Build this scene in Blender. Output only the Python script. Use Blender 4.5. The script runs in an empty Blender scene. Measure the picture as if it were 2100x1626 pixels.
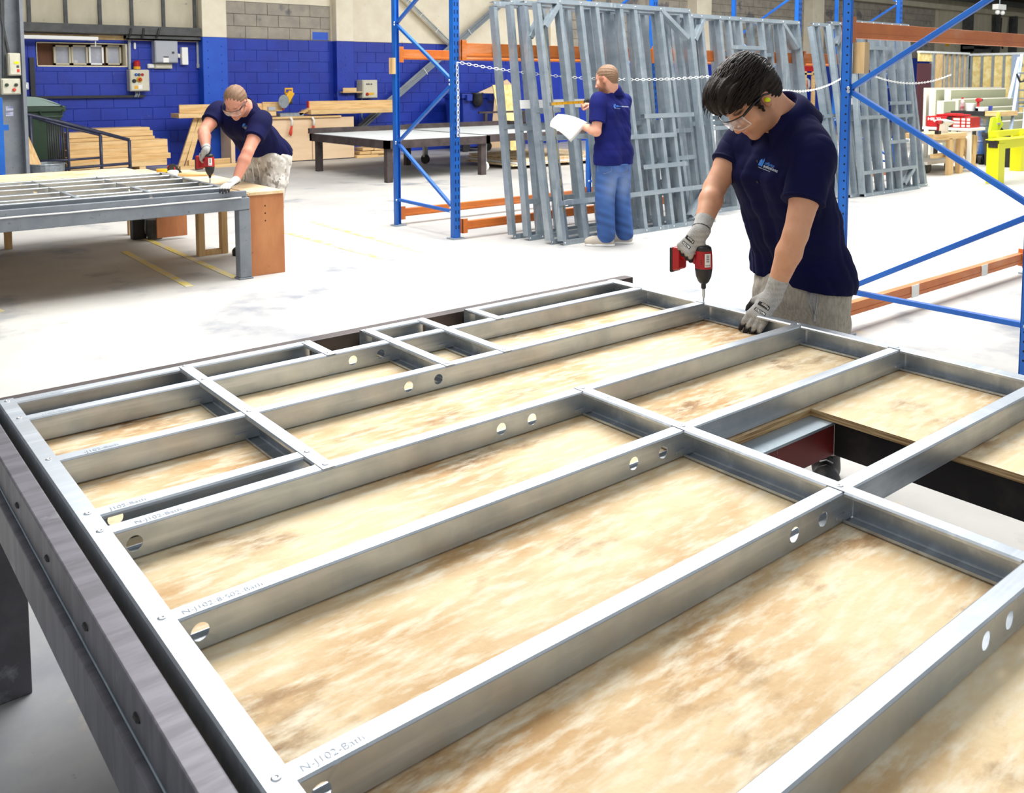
import bpy, bmesh, math, random
import numpy as np
from mathutils import Vector, Matrix
from mathutils.bvhtree import BVHTree
random.seed(7); np.random.seed(7)
R = math.radians
# ------------------------------------------------------------------ camera
HC = 1.55
FPX = 1846.1; CY = 311.91
_p, _y, _r = R(4.5008), R(39.0235), R(-0.1351)
FW = np.array([math.cos(_p)*math.sin(_y), math.cos(_p)*math.cos(_y), -math.sin(_p)])
_rt = np.array([math.cos(_y), -math.sin(_y), 0.0]); _up = np.cross(_rt, FW)
RT = _rt*math.cos(_r)+_up*math.sin(_r); UP = -_rt*math.sin(_r)+_up*math.cos(_r)
CAMP = np.array([0, 0, HC])
scn = bpy.context.scene
cd = bpy.data.cameras.new('camera'); cam = bpy.data.objects.new('camera', cd)
scn.collection.objects.link(cam); scn.camera = cam
M3 = Matrix([[RT[i], UP[i], -FW[i]] for i in range(3)])
cam.matrix_world = Matrix.Translation(Vector(CAMP)) @ M3.to_4x4()
cd.sensor_fit = 'HORIZONTAL'; cd.sensor_width = 36; cd.lens = FPX/2100*36
cd.shift_y = -(813-CY)/2100; cd.clip_start = .05; cd.clip_end = 200
cd.dof.use_dof = True; cd.dof.focus_distance = 2.9; cd.dof.aperture_fstop = 11
# ------------------------------------------------------------------ light
w = bpy.data.worlds.new('daylight'); scn.world = w; w.use_nodes = True
w.node_tree.nodes['Background'].inputs[0].default_value = (.93, .97, 1.0, 1)
w.node_tree.nodes['Background'].inputs[1].default_value = .6
def area(name, loc, aim, sx, sy, power, col=(1, 1, 1)):
    l = bpy.data.lights.new(name, 'AREA'); l.shape = 'RECTANGLE'; l.size = sx; l.size_y = sy
    l.energy = power; l.color = col
    o = bpy.data.objects.new(name, l); scn.collection.objects.link(o); o.location = loc
    o.rotation_euler = (Vector(aim)-Vector(loc)).to_track_quat('-Z', 'Y').to_euler()
    return o
area('flash_softbox', (1.9, 4.4, 4.8), (2.6, 2.2, .6), 2.4, 2.4, 150, (1, .97, .93))
area('overhead_fill', (6, 6.5, 6.2), (6, 6.5, 0), 6, 5, 1250, (1, .99, .97))  # unseen overhead fill, added to brighten the middle of the floor
area('overhead_fill', (3, 12.5, 6.2), (4, 14, 0), 6, 3, 600, (1, .99, .97))  # unseen fill added to lift the back wall
area('overhead_fill', (16, 7.5, 6.2), (17, 9, 0), 8, 5, 1500, (1, .98, .95))  # unseen fill added to brighten the panels and boards at far right
scn.view_settings.view_transform = 'Standard'; scn.view_settings.look = 'None'
scn.view_settings.gamma = 1; scn.view_settings.use_curve_mapping = False
scn.view_settings.exposure = 0.0
# ------------------------------------------------------------------ helpers
COL = scn.collection
def ray(x, y): return FW+RT*(x-1050)/FPX-UP*(y-CY)/FPX
def at(x, y, d): return CAMP+ray(x, y)*d            # point at a depth
def onz(x, y, z=0.0): d = ray(x, y); return CAMP+d*((z-HC)/d[2])
def ony(x, y, Y): d = ray(x, y); return CAMP+d*(Y/d[1])
def onx(x, y, X): d = ray(x, y); return CAMP+d*(X/d[0])
def rect(Y, xa, ya, xb, yb):                          # world x/z range of a region on plane y=Y
    c = ony((xa+xb)/2, (ya+yb)/2, Y); my, mx = (ya+yb)/2, (xa+xb)/2
    return ony(xa, my, Y)[0], ony(xb, my, Y)[0], ony(mx, yb, Y)[2], ony(mx, ya, Y)[2]
V = Vector
class MB:
    def __init__(s): s.v = []; s.f = []
    def add(s, vs, fs):
        n = len(s.v); s.v += [tuple(map(float, q)) for q in vs]; s.f += [tuple(i+n for i in f) for f in fs]; return s
    def box(s, x0, x1, y0, y1, z0, z1):
        x0, x1 = sorted((x0, x1)); y0, y1 = sorted((y0, y1)); z0, z1 = sorted((z0, z1))
        return s.add([(x0,y0,z0),(x1,y0,z0),(x1,y1,z0),(x0,y1,z0),(x0,y0,z1),(x1,y0,z1),(x1,y1,z1),(x0,y1,z1)],
            [(0,3,2,1),(4,5,6,7),(0,1,5,4),(1,2,6,5),(2,3,7,6),(3,0,4,7)])
    def bar(s, p, q, w, h, up=(0, 0, 1)):              # box from p to q, w across, h along up
        p, q = V(p), V(q); d = (q-p).normalized(); u = V(up); a = d.cross(u)
        if a.length < 1e-4: a = d.cross(V((1, 0, 0)))
        a.normalize(); u = a.cross(d).normalized(); a *= w/2; u *= h/2
        return s.add([p-a-u,p+a-u,p+a+u,p-a+u,q-a-u,q+a-u,q+a+u,q-a+u],
            [(3,2,1,0),(4,5,6,7),(0,1,5,4),(1,2,6,5),(2,3,7,6),(3,0,4,7)])
    def tube(s, pts, r, n=8, cap=True):
        pts = [V(p) for p in pts]; rs = r if isinstance(r, (list, tuple)) else [r]*len(pts)
        rings = []; a = None
        for i, p in enumerate(pts):
            d = (pts[min(i+1, len(pts)-1)]-pts[max(i-1, 0)]).normalized()
            if a is None: a = d.orthogonal().normalized()
            a = (a-d*a.dot(d)).normalized(); b = d.cross(a)
            rings += [p+(a*math.cos(t)+b*math.sin(t))*rs[i] for t in [2*math.pi*k/n for k in range(n)]]
        fs = [(i*n+k, i*n+(k+1) % n, (i+1)*n+(k+1) % n, (i+1)*n+k) for i in range(len(pts)-1) for k in range(n)]
        if cap: fs += [tuple(range(n))[::-1], tuple(range((len(pts)-1)*n, len(pts)*n))]
        return s.add(rings, fs)
    def prism(s, poly, d0, d1):                       # poly of 3d points extruded from +d0 to +d1
        n = len(poly); d0, d1 = V(d0), V(d1); a = [V(p)+d0 for p in poly]; b = [V(p)+d1 for p in poly]
        return s.add(a+b, [tuple(range(n))[::-1], tuple(range(n, 2*n))]+[(i, (i+1) % n, n+(i+1) % n, n+i) for i in range(n)])
    def lathe(s, prof, c=(0, 0, 0), ax=(0, 0, 1), n=16):   # prof: (r, h) list
        c, ax = V(c), V(ax).normalized(); a = ax.orthogonal().normalized(); b = ax.cross(a); vs = []
        for r, h in prof: vs += [c+ax*h+(a*math.cos(t)+b*math.sin(t))*r for t in [2*math.pi*k/n for k in range(n)]]
        m = len(prof)
        fs = [(i*n+k, i*n+(k+1) % n, (i+1)*n+(k+1) % n, (i+1)*n+k) for i in range(m-1) for k in range(n)]
        return s.add(vs, fs+[tuple(range(n))[::-1], tuple(range((m-1)*n, m*n))])
def _par(o, parent):
    if parent is not None:
        o.parent = parent; o.matrix_parent_inverse = Matrix.Translation(-V(ORG.get(parent.name, (0, 0, 0))))
ORG = {}
def obj(name, mb, m, parent=None, bevel=0, smooth=False, solid=0, recalc=True):
    if isinstance(mb, bpy.types.Mesh): me = mb
    else:
        me = bpy.data.meshes.new(name); me.from_pydata(mb.v, [], mb.f)
        if recalc:
            bm = bmesh.new(); bm.from_mesh(me); bmesh.ops.recalc_face_normals(bm, faces=bm.faces); bm.to_mesh(me); bm.free()
        me.materials.append(m)
    if smooth: me.polygons.foreach_set('use_smooth', [True]*len(me.polygons))
    o = bpy.data.objects.new(name, me); COL.objects.link(o); _par(o, parent)
    if solid:
        s = o.modifiers.new('s', 'SOLIDIFY'); s.thickness = solid; s.offset = 0
    if bevel:
        b = o.modifiers.new('b', 'BEVEL'); b.width = bevel; b.segments = 2; b.limit_method = 'ANGLE'
    return o
def thing(name, label, cat, loc=(0, 0, 0), group=None):
    o = bpy.data.objects.new(name, None); COL.objects.link(o); o.location = loc; o.empty_display_size = .1
    ORG[o.name] = tuple(map(float, loc)); o['label'] = label; o['category'] = cat
    if group: o['group'] = group
    return o
def tag(o, label, cat, group=None):
    o['label'] = label; o['category'] = cat
    if group: o['group'] = group
    return o
def struct(name, mb, m, **k):
    o = obj(name, mb, m, **k); o['kind'] = 'structure'; return o
def text_mesh(body, size, align='LEFT', sx=1.0, bold=0):
    cu = bpy.data.curves.new('t', 'FONT'); cu.body = body; cu.size = size; cu.align_x = align; cu.offset = bold
    t = bpy.data.objects.new('t', cu); COL.objects.link(t); dg = bpy.context.evaluated_depsgraph_get(); dg.update()
    me = bpy.data.meshes.new_from_object(t.evaluated_get(dg)); bpy.data.objects.remove(t)
    for v in me.vertices: v.co.x *= sx
    return me
def place(me, O, X, Y, m, name, parent=None, bvh=None, eps=.0012):  # lay a flat mesh on a surface
    O, X, Y = V(O), V(X).normalized(), V(Y); Y = (Y-X*Y.dot(X)).normalized(); N = X.cross(Y)
    for v in me.vertices:
        p = O+X*v.co.x+Y*v.co.y
        if bvh:
            h = bvh.ray_cast(p+N*.25, -N)
            if h[0] is not None: p = h[0]
        v.co = p+N*eps
    me.materials.clear(); me.materials.append(m)
    return obj(name, me, m, parent)
def writing(body, size, O, X, Y, m, parent=None, bvh=None, name='lettering', align='LEFT', sx=1.0, bold=0, eps=.0012):
    return place(text_mesh(body, size, align, sx, bold), O, X, Y, m, name, parent, bvh, eps)
# ------------------------------------------------------------------ materials
def lin(c): return tuple(((x/255)/12.92 if x <= 10 else ((x/255+.055)/1.055)**2.4) for x in c)
def mat(name, c, rough=.6, metal=0.0, c2=None, scale=(3, 3, 3), lo=.35, hi=.65, det=5, c3=None, scale3=(20, 20, 20), lo3=.6, hi3=.75,
        bump=0, bscale=60, attr=None, alpha=1.0, spec=.5, trans=0, sheen=0, rvar=0, emis=0, c4=None, scale4=(1, 1, 1), lo4=.5, hi4=.6):
    m = bpy.data.materials.new(name); m.use_nodes = True; nt = m.node_tree; N = nt.nodes; L = nt.links
    b = N['Principled BSDF']; col = lin(c)+(1,)
    b.inputs['Base Color'].default_value = col; b.inputs['Roughness'].default_value = rough; b.inputs['Metallic'].default_value = metal
    b.inputs['Specular IOR Level'].default_value = spec; b.inputs['Transmission Weight'].default_value = trans; b.inputs['Alpha'].default_value = alpha
    if sheen: b.inputs['Sheen Weight'].default_value = sheen
    if emis: b.inputs['Emission Color'].default_value = col; b.inputs['Emission Strength'].default_value = emis
    tc = N.new('ShaderNodeNewGeometry'); cur = None
    if attr:
        a = N.new('ShaderNodeAttribute'); a.attribute_name = attr; cur = a.outputs['Color']
    def layer(cur, cc, sc, l, h, off):
        mp = N.new('ShaderNodeMapping'); mp.inputs['Scale'].default_value = sc; mp.inputs['Location'].default_value = (off, off*.7, off*.3)
        L.new(tc.outputs['Position'], mp.inputs[0])
        n = N.new('ShaderNodeTexNoise'); n.inputs['Scale'].default_value = 1; n.inputs['Detail'].default_value = det; n.inputs['Roughness'].default_value = .62
        L.new(mp.outputs[0], n.inputs['Vector'])
        mr = N.new('ShaderNodeMapRange'); mr.inputs[1].default_value = l; mr.inputs[2].default_value = h; L.new(n.outputs['Fac'], mr.inputs[0])
        mx = N.new('ShaderNodeMix'); mx.data_type = 'RGBA'; L.new(mr.outputs[0], mx.inputs[0])
        if cur is None: mx.inputs[6].default_value = col
        else: L.new(cur, mx.inputs[6])
        mx.inputs[7].default_value = lin(cc)+(1,)
        return mx.outputs[2], mr.outputs[0]
    fac = None
    if c2: cur, fac = layer(cur, c2, scale, lo, hi, 0)
    if c3: cur, _ = layer(cur, c3, scale3, lo3, hi3, 5.3)
    if c4: cur, _ = layer(cur, c4, scale4, lo4, hi4, 11.7)
    if cur is not None: L.new(cur, b.inputs['Base Color'])
    if rvar and fac is not None:
        mr = N.new('ShaderNodeMapRange'); mr.inputs[3].default_value = rough; mr.inputs[4].default_value = rough+rvar
        L.new(fac, mr.inputs[0]); L.new(mr.outputs[0], b.inputs['Roughness'])
    if bump:
        n = N.new('ShaderNodeTexNoise'); n.inputs['Scale'].default_value = bscale; n.inputs['Detail'].default_value = 4
        L.new(tc.outputs['Position'], n.inputs['Vector'])
        bp = N.new('ShaderNodeBump'); bp.inputs['Strength'].default_value = bump; bp.inputs['Distance'].default_value = .01
        L.new(n.outputs['Fac'], bp.inputs['Height']); L.new(bp.outputs[0], b.inputs['Normal'])
    return m
M = {}
M['galv'] = mat('galvanised', (192, 198, 204), .4, .88, c2=(174, 182, 190), scale=(9, 9, 9), rvar=.08, c3=(206, 212, 219), scale3=(2, 30, 30), lo3=.5, hi3=.7)
M['galv2'] = mat('galvanised_dull', (176, 187, 194), .42, .65, c2=(148, 162, 172), scale=(2, 2, 6), rvar=.1, c3=(190, 198, 202), scale3=(30, 30, 3), lo3=.55, hi3=.7)
M['ply'] = mat('plywood_worn', (228, 206, 166), .8, c2=(190, 145, 90), scale=(2.2, 3.6, 1), lo=.42, hi=.68, det=9, c3=(116, 77, 44), scale3=(3.6, 6.5, 1), lo3=.55, hi3=.74,
    c4=(232, 218, 190), scale4=(13, 48, 1), lo4=.46, hi4=.66, bump=.12, bscale=90)
M['plyedge'] = mat('plywood_edge', (216, 184, 134), .8, c2=(150, 112, 70), scale=(6, 6, 260), lo=.4, hi=.6)
M['darksteel'] = mat('dark_steel', (112, 111, 118), .5, .5, c2=(94, 93, 99), scale=(5, 34, 5), lo=.4, hi=.6, c3=(140, 142, 148), scale3=(8, 8, 8), lo3=.63, hi3=.75)
M['blacksteel'] = mat('black_steel', (44, 40, 40), .6, .3, c2=(70, 62, 58), scale=(9, 9, 9), lo=.5, hi=.75)
M['redoxide'] = mat('red_oxide', (132, 36, 32), .55, c2=(104, 28, 26), scale=(4, 4, 12), c3=(186, 150, 140), scale3=(26, 26, 14), lo3=.68, hi3=.74)
M['brownsteel'] = mat('brown_steel', (84, 74, 72), .55, .3, c2=(58, 50, 50), scale=(5, 5, 5))
M['rivet'] = mat('rivet', (214, 218, 222), .28, .9)
M['ink'] = mat('grey_ink', (168, 176, 186), .6)
M['blue'] = mat('blue_paint', (20, 100, 190), .42, c2=(14, 84, 172), scale=(3, 3, 3), c3=(150, 172, 200), scale3=(28, 28, 9), lo3=.68, hi3=.73)
M['orange'] = mat('orange_paint', (208, 118, 46), .45, c2=(190, 98, 38), scale=(3, 3, 3), c3=(206, 132, 86), scale3=(2, 6, 9), lo3=.56, hi3=.66)
M['wood'] = mat('pale_timber', (226, 192, 138), .7, c2=(198, 156, 96), scale=(2, 12, 20), lo=.45, hi=.7, c3=(232, 206, 160), scale3=(1, 30, 40))
M['woodz'] = mat('pale_timber_upright', (222, 188, 136), .7, c2=(196, 156, 100), scale=(16, 16, 2), lo=.45, hi=.7)
M['white'] = mat('white', (236, 236, 232), .6)
M['black'] = mat('black_plastic', (26, 26, 28), .45, c2=(40, 40, 42), scale=(12, 12, 12))
M['red'] = mat('red_plastic', (188, 26, 30), .38, c2=(164, 20, 26), scale=(10, 10, 10))
M['floor'] = mat('concrete_floor', (196, 193, 187), .6, c2=(176, 174, 171), scale=(.6, .6, .6), lo=.42, hi=.62, det=9, c3=(128, 133, 142), scale3=(1.3, 1.3, 1.3), lo3=.56, hi3=.72,
    c4=(214, 196, 166), scale4=(5, 5, 5), lo4=.66, hi4=.78, bump=.05, bscale=30)
M['yellowline'] = mat('yellow_line', (226, 206, 110), .6, c2=(216, 210, 190), scale=(6, 6, 6), lo=.4, hi=.6)
M['hole'] = mat('hole_dark', (14, 16, 26), .9)
# ------------------------------------------------------------------ floor
struct('floor', MB().box(-14, 50, -8, 19, -.2, 0), M['floor'])
M['floorshade'] = mat('shaded_stained_concrete', (150, 151, 153), .65, c2=(128, 131, 138), scale=(2.2, 2.2, 2.2), lo=.4, hi=.65, det=9, c3=(84, 80, 74), scale3=(11, 11, 11), lo3=.68, hi3=.74, c4=(178, 170, 152), scale4=(4, 4, 4), lo4=.58, hi4=.75, bump=.06, bscale=30)  # grey base paints the table's shade onto the floor; spots are stains
struct('trim_9', MB().box(-5, 2.75, -6, 3.0, -.1, .0015), M['floorshade'])  # added slab carrying the painted shade under and beside the front table
def floorline(i, p, q, wdt=.06):
    p, q = V(p), V(q); p.z = q.z = .002
    struct('trim_%d' % i, MB().bar(p, q, wdt, .003), M['yellowline'])
floorline(1, onz(390, 588), onz(255, 516)); floorline(2, onz(482, 570), onz(300, 490)); floorline(3, onz(782, 530), onz(560, 470))
floorline(4, onz(865, 517), onz(640, 455)); floorline(5, onz(0, 640), onz(-60, 610))
# ------------------------------------------------------------------ steel sections
def csec(mb, axis, a0, a1, c, op, zt, zb, w=.036, lip=.008, holes=(), gaps=(), r=.003, hr=.0145, web=False):
    def pt(s, t, z): return (s, t, z) if axis == 'x' else (t, s, z)
    A, B = c-op*w/2, c+op*w/2                        # web side, open side
    def strip(prof, s0, s1):
        vs = []
        for t, z in prof: vs += [pt(s0, t, z), pt(s1, t, z)]
        mb.add(vs, [(2*i, 2*i+1, 2*i+3, 2*i+2) for i in range(len(prof)-1)])
    if web:
        strip([(A+op*r, zt), (A, zt-r), (A, zb+r), (A+op*r, zb)], a0, a1)
    segs = []; s = a0
    for g0, g1 in sorted(gaps):
        if g0 > s: segs.append((s, g0))
        s = max(s, g1)
    if s < a1: segs.append((s, a1))
    strip([(B-op*r, zt), (A+op*r, zt), (A, zt-r)] if not gaps else [(B-op*r, zt), (A+op*r, zt)], a0, a1)
    strip([(A, zb+r), (A+op*r, zb), (B-op*r, zb)] if not gaps else [(A+op*r, zb), (B-op*r, zb)], a0, a1)
    for s0, s1 in segs:
        if gaps and not web: strip([(A+op*r, zt), (A, zt-r)], s0, s1); strip([(A, zb+r), (A+op*r, zb)], s0, s1)
        if lip:
            strip([(B-op*r, zt), (B, zt-r), (B, zt-lip)], s0, s1); strip([(B, zb+lip), (B, zb+r), (B-op*r, zb)], s0, s1)
        if web: continue
        z0, z1 = zb+r, zt-r; s = s0
        for h in sorted(holes):
            if h-.03 < s0 or h+.03 > s1: continue
            strip([(A, z0), (A, z1)], s, h-.027); zc = (zt+zb)/2; hw, hh = .027, (z1-z0)/2; n = 24; vs = []
            ang = sorted(set([2*math.pi*k/n for k in range(n)]+[math.atan2(sy*hh, sx*hw) % (2*math.pi) for sx in (-1, 1) for sy in (-1, 1)]))
            for t in ang:
                k = 1/max(abs(math.cos(t))/hw, abs(math.sin(t))/hh)
                vs += [pt(h+math.cos(t)*hr, A, zc+math.sin(t)*hr), pt(h+math.cos(t)*k, A, zc+math.sin(t)*k)]
            m = len(ang); mb.add(vs, [(2*i, 2*i+1, 2*((i+1) % m)+1, 2*((i+1) % m)) for i in range(m)]); s = h+.027
        strip([(A, z0), (A, z1)], s, s1)
    return mb
# ------------------------------------------------------------------ the wall frame being assembled
ZT, ZB = .75, .69
ROW = dict(bk=2.510, s1=2.363, s2=2.060, s3=1.749, s4=1.665, s5=1.329, s6=.929, s7=.567)
CX = dict(L=.402, T1=.845, N0=1.218, N1=1.431, N2=1.638, N3=1.848, M=1.584, F=2.562)
fr = thing('wall_panel_frame', 'large galvanised steel wall frame lying flat on the plywood-topped table in front', 'steel frame', (1.4, 1.5, ZB))
def gpart(name, mb): return obj(name, mb, M['galv'], fr, solid=.0014)
for s, a0, a1, op, hs in [('s1', CX['L']-.012, CX['F']+.012, 1, (1.287, 1.383)), ('s2', CX['L']-.012, CX['F']+.012, 1, (1.29, 1.388)),
        ('s3', CX['L']-.012, CX['T1']+.015, -1, (.455,)), ('s4', CX['L']-.012, CX['F']+.012, 1, (.455, 1.3, 1.396)),
        ('s5', CX['L']-.012, CX['F']+.012, 1, (.452, 1.402, 1.497)), ('s6', CX['L']-.012, CX['F']+.012, 1, (.448, 1.403, 1.496)),
        ('s7', CX['L']-.012, CX['F']+.012, 1, (.45, 1.349, 1.43))]:
    gpart('stud', csec(MB(), 'x', a0, a1, ROW[s], op, ZT, ZB, holes=hs))
for a0, a1 in [('L', 'N0'), ('N1', 'N2'), ('N3', 'F')]:
    gpart('header_track', csec(MB(), 'x', CX[a0]-.018, CX[a1]+.018, ROW['bk'], -1, ZT, ZB))
def gp(*rows): return [(ROW[k]-.0195, ROW[k]+.0195) for k in rows]
zt2, zb2 = ZT+.0018, ZB-.0006
gpart('end_track', csec(MB(), 'y', .25, ROW['bk']+.019, CX['L'], 1, zt2, zb2, w=.039, lip=0))
gpart('end_track', csec(MB(), 'y', .25, ROW['bk']+.019, CX['F'], -1, zt2, zb2, w=.039, gaps=gp('s1', 's2', 's4', 's5', 's6', 's7'), web=True))
gpart('noggin', csec(MB(), 'y', ROW['s4']-.018, ROW['bk'], CX['T1'], -1, zt2, zb2, gaps=gp('s1', 's2', 's3', 's4')))
gpart('noggin', csec(MB(), 'y', ROW['s7']-.018, ROW['s4']+.018, CX['M'], -1, zt2, zb2, gaps=gp('s4', 's5', 's6', 's7')))
gpart('noggin', csec(MB(), 'y', ROW['s1']-.018, ROW['bk'], CX['N0'], -1, zt2, zb2, gaps=gp('s1')))
gpart('noggin', csec(MB(), 'y', ROW['s2']-.018, ROW['bk'], CX['N1'], -1, zt2, zb2, gaps=gp('s1', 's2')))
gpart('noggin', csec(MB(), 'y', ROW['s2']-.018, ROW['bk'], CX['N2'], -1, zt2, zb2, gaps=gp('s1', 's2')))
gpart('noggin', csec(MB(), 'y', ROW['s1']-.018, ROW['bk'], CX['N3'], -1, zt2, zb2, gaps=gp('s1')))
RV = None
joints = [('L', k) for k in ('bk', 's1', 's2', 's3', 's4', 's5', 's6', 's7')]+[('T1', k) for k in ('bk', 's1', 's2', 's3', 's4')]+[('N0', k) for k in ('bk', 's1')] \
    +[('N1', k) for k in ('bk', 's1', 's2')]+[('N2', k) for k in ('bk', 's1', 's2')]+[('N3', k) for k in ('bk', 's1')]+[('M', k) for k in ('s4', 's5', 's6', 's7')] \
    +[('F', k) for k in ('bk', 's1', 's4', 's5', 's6', 's7')]
for c, s in joints:
    if RV is None:
        RV = obj('rivet', MB().lathe([(.0068, 0), (.0068, .0008), (.0052, .0022), (.003, .0026), (.0025, .0016)], n=14), M['rivet'], fr, smooth=True); o = RV
    else: o = RV.copy(); COL.objects.link(o)
    o.location = (CX[c], ROW[s], ZT+.002)
clip = None                                           # bent tabs where each stud meets a noggin
for c, ss in [('T1', ('s1', 's2')), ('M', ('s4', 's5', 's6')), ('F', ('s1', 's2', 's4', 's5', 's6')), ('N1', ('s1',)), ('N2', ('s1',))]:
    for s in ss:
        x, y = CX[c], ROW[s]-.019
        obj('clip_tab', MB().prism([(x-.045, y, .703), (x-.016, y, .7), (x-.016, y, .712), (x-.045, y, .71)], (0, 0, 0), (0, -.004, 0)), M['galv'], fr)
for s, x, tx in [('s2', .47, '-J102-Bath'), ('s3', .44, 'J102-Bath'), ('s4', .46, 'N-J102-Bath'), ('s5', .43, 'N-J102-8/S02-Bath'), ('s6', .43, 'N-J102-Bath'), ('bk', .45, '4-J102-Bath'), ('s1', .45, 'J102-Bath')]:
    writing(tx, .017, (x, ROW[s]-.009, ZT+.0002), (1, 0, 0), (0, 1, 0), M['ink'], fr, name='printed_lettering')
writing('J102-Bath', .02, (CX['M']-.008, 1.62, ZT+.0024), (0, -1, 0), (1, 0, 0), M['ink'], fr, name='printed_lettering')
# ------------------------------------------------------------------ front table
tb = thing('assembly_table', 'dark welded steel table with worn plywood top, nearest the camera', 'table', (1.4, 1.3, 0))
zp = .688
m1 = MB().prism([(.372, .05, 0), (1.6, .05, 0), (1.6, 1.302, 0), (2.62, 1.302, 0), (2.62, 2.533, 0), (.372, 2.533, 0)], (0, 0, zp-.018), (0, 0, zp))
def plywood(mb):
    o = obj('plywood_sheet', mb, M['ply'], tb); o.data.materials.append(M['plyedge'])
    for f in o.data.polygons: f.material_index = 0 if abs(f.normal.z) > .5 else 1
    return o
plywood(m1); plywood(MB().box(2.066, 2.62, .05, 1.3015, zp-.0175, zp+.0008))
obj('back_rail', MB().box(.33, 2.70, 2.537, 2.585, .60, .742), M['brownsteel'], tb, bevel=.003)
obj('edge_rail', MB().box(.327, .366, 0, 2.535, .672, .741), M['darksteel'], tb, bevel=.003)
obj('side_beam', MB().box(.312, .36, 0, 2.53, .575, .668), M['darksteel'], tb, bevel=.004)
obj('side_beam', MB().box(2.60, 2.66, 0, 2.535, .57, .669), M['blacksteel'], tb, bevel=.003)
obj('weld_bead', MB().tube([(.3265, .05+.1*i, .671+.001*(i % 2)) for i in range(25)], .0022, 6), M['galv2'], tb)
for i in range(9):
    obj('weld_tack', MB().lathe([(.002, -.012), (.005, -.006), (.005, .006), (.002, .012)], (.327, .42+.26*i, .705), (0, 1, 0), 8), M['blacksteel'], tb)
obj('cross_beam', MB().box(.36, 2.09, 1.245, 1.30, .575, .6615), M['redoxide'], tb, bevel=.003)
obj('cross_flange', MB().box(1.40, 2.085, 1.236, 1.32, .662, .6695), M['galv2'], tb, bevel=.001)
obj('cross_beam', MB().box(2.085, 2.14, 0, 1.244, .575, .669), M['blacksteel'], tb, bevel=.004)
obj('cross_beam', MB().box(.36, 2.6, .02, .08, .585, .669), M['blacksteel'], tb, bevel=.003)
for x, y in [(.375, 2.51), (2.63, 2.5), (.375, .12), (2.63, .12)]:
    obj('leg', MB().box(x-.045, x+.045, y-.05, y+.05, 0, .6), M['darksteel'], tb, bevel=.004)
# ------------------------------------------------------------------ pallet racks
def upright(root, X, y0, y1, H, nodes, hole, face_w=.075, dep=.06, htype='slot'):
    # two perforated posts (each an open channel) with lacing between them
    for y, s in ((y0, 1), (y1, -1)):
        mb = MB(); t = .004
        yf = y; yb = y+s*dep
        mb.box(X, X+t, min(yf, yb), max(yf, yb), .012, H)                  # side web facing -x
        mb.box(X, X+face_w, yf-t/2, yf+t/2, .012, H) if s > 0 else mb.box(X, X+face_w, yf-t/2, yf+t/2, .012, H)
        mb.box(X+face_w-t, X+face_w, min(yf, yf+s*.025), max(yf, yf+s*.025), .012, H)
        mb.box(X, X+.018, yb-t/2, yb+t/2, .012, H)
        p = obj('post', mb, M['blue'], root)
        hb = MB(); hl = MB(); zz = .1
        while zz < H-.05:                                                    # punched holes
            for hx in ((.02, .055) if htype == 'slot' else (.02,)):
                for yy in ((yf-.0026,) if s > 0 else (yf+.0026,)):
                    if htype == 'slot': hb.box(X+hx-.005, X+hx+.005, yy-.0006, yy+.0006, zz, zz+.038)
            if htype != 'slot':
                hb.lathe([(.006, 0), (.006, .0012)], (X-.0008, y+s*.035, zz), (1, 0, 0), 10)
                hl.lathe([(.006, -.0012), (.006, 0)], (X+.028, yf-.0022, zz), (0, 1, 0), 10)
            zz += hole
        obj('punched_hole', hb, M['hole'], p)['kind'] = 'stuff'
        if hl.v: obj('punched_hole', hl, M['holeb'], p)['kind'] = 'stuff'
        obj('foot_plate', MB().box(X-.03, X+face_w+.03, min(yf, yb)-.03, max(yf, yb)+.03, 0, .012), M['galv2'], root)
    for (ya, za), (yc, zc) in nodes:
        obj('brace', MB().bar((X+.03, ya, za), (X+.03, yc, zc), .03, .035, (1, 0, 0)), M['blue'], root, bevel=.004)
        for yy, z in ((ya, za), (yc, zc)):
            s = 1 if abs(yy-y0) < abs(yy-y1) else -1
            obj('bolt', MB().lathe([(.011, 0), (.011, .004), (.007, .009)], (X-.001, yy, z), (-1, 0, 0), 10), M['rivet'], root)
def rbeam(root, x0, x1, y, z0, z1, thick=.05):
    b = obj('beam', MB().box(x0, x1, y-thick/2, y+thick/2, z0, z1).box(x0, x1, y-thick/2-.004, y+thick/2, z0+.008, z0+.03), M['orange'], root, bevel=.003)
    for x, s in ((x0, 1), (x1, -1)):
        obj('beam_connector', MB().box(x-s*.006, x+s*.055, y-thick/2-.008, y-thick/2-.003, z0-.03, z1+.03).box(x-s*.006, x, y-thick/2-.008, y+thick/2, z0-.03, z1+.03), M['orange'], root)
M['holeb'] = mat('hole_light', (196, 206, 220), .8)
rk = thing('pallet_rack', 'blue and orange pallet rack the steel frames lean against, middle of the hall', 'rack', (5.1, 7.7, 0))
UX = [5.07, 7.92, 10.84, 13.56]; y0, y1 = 7.16, 8.28
lac = [((y1-.06, 2.146), (y0+.06, 1.56)), ((y0+.06, 1.52), (y1-.06, .906)), ((y1-.06, .89), (y0+.06, .31)), ((y1-.06, .284), (y0+.06, .268)), ((y0+.06, 2.73), (y1-.06, 2.17)), ((y0+.06, 2.77), (y1-.06, 3.38))]
for X in UX: upright(rk, X, y0, y1, 3.4, lac, .075)
for a, b in zip(UX[:-1], UX[1:]):
    for z0, z1 in ((1.785, 1.922), (.088, .172)):
        rbeam(rk, a+.078, b-.002, y0-.01, z0, z1); rbeam(rk, a+.078, b-.002, y1+.01, z0, z1-.03 if z1 > 1 else z1)
obj('wooden_block', MB().box(5.02, 5.065, 8.20, 8.26, 1.63, 1.80), M['woodz'], rk)
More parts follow.
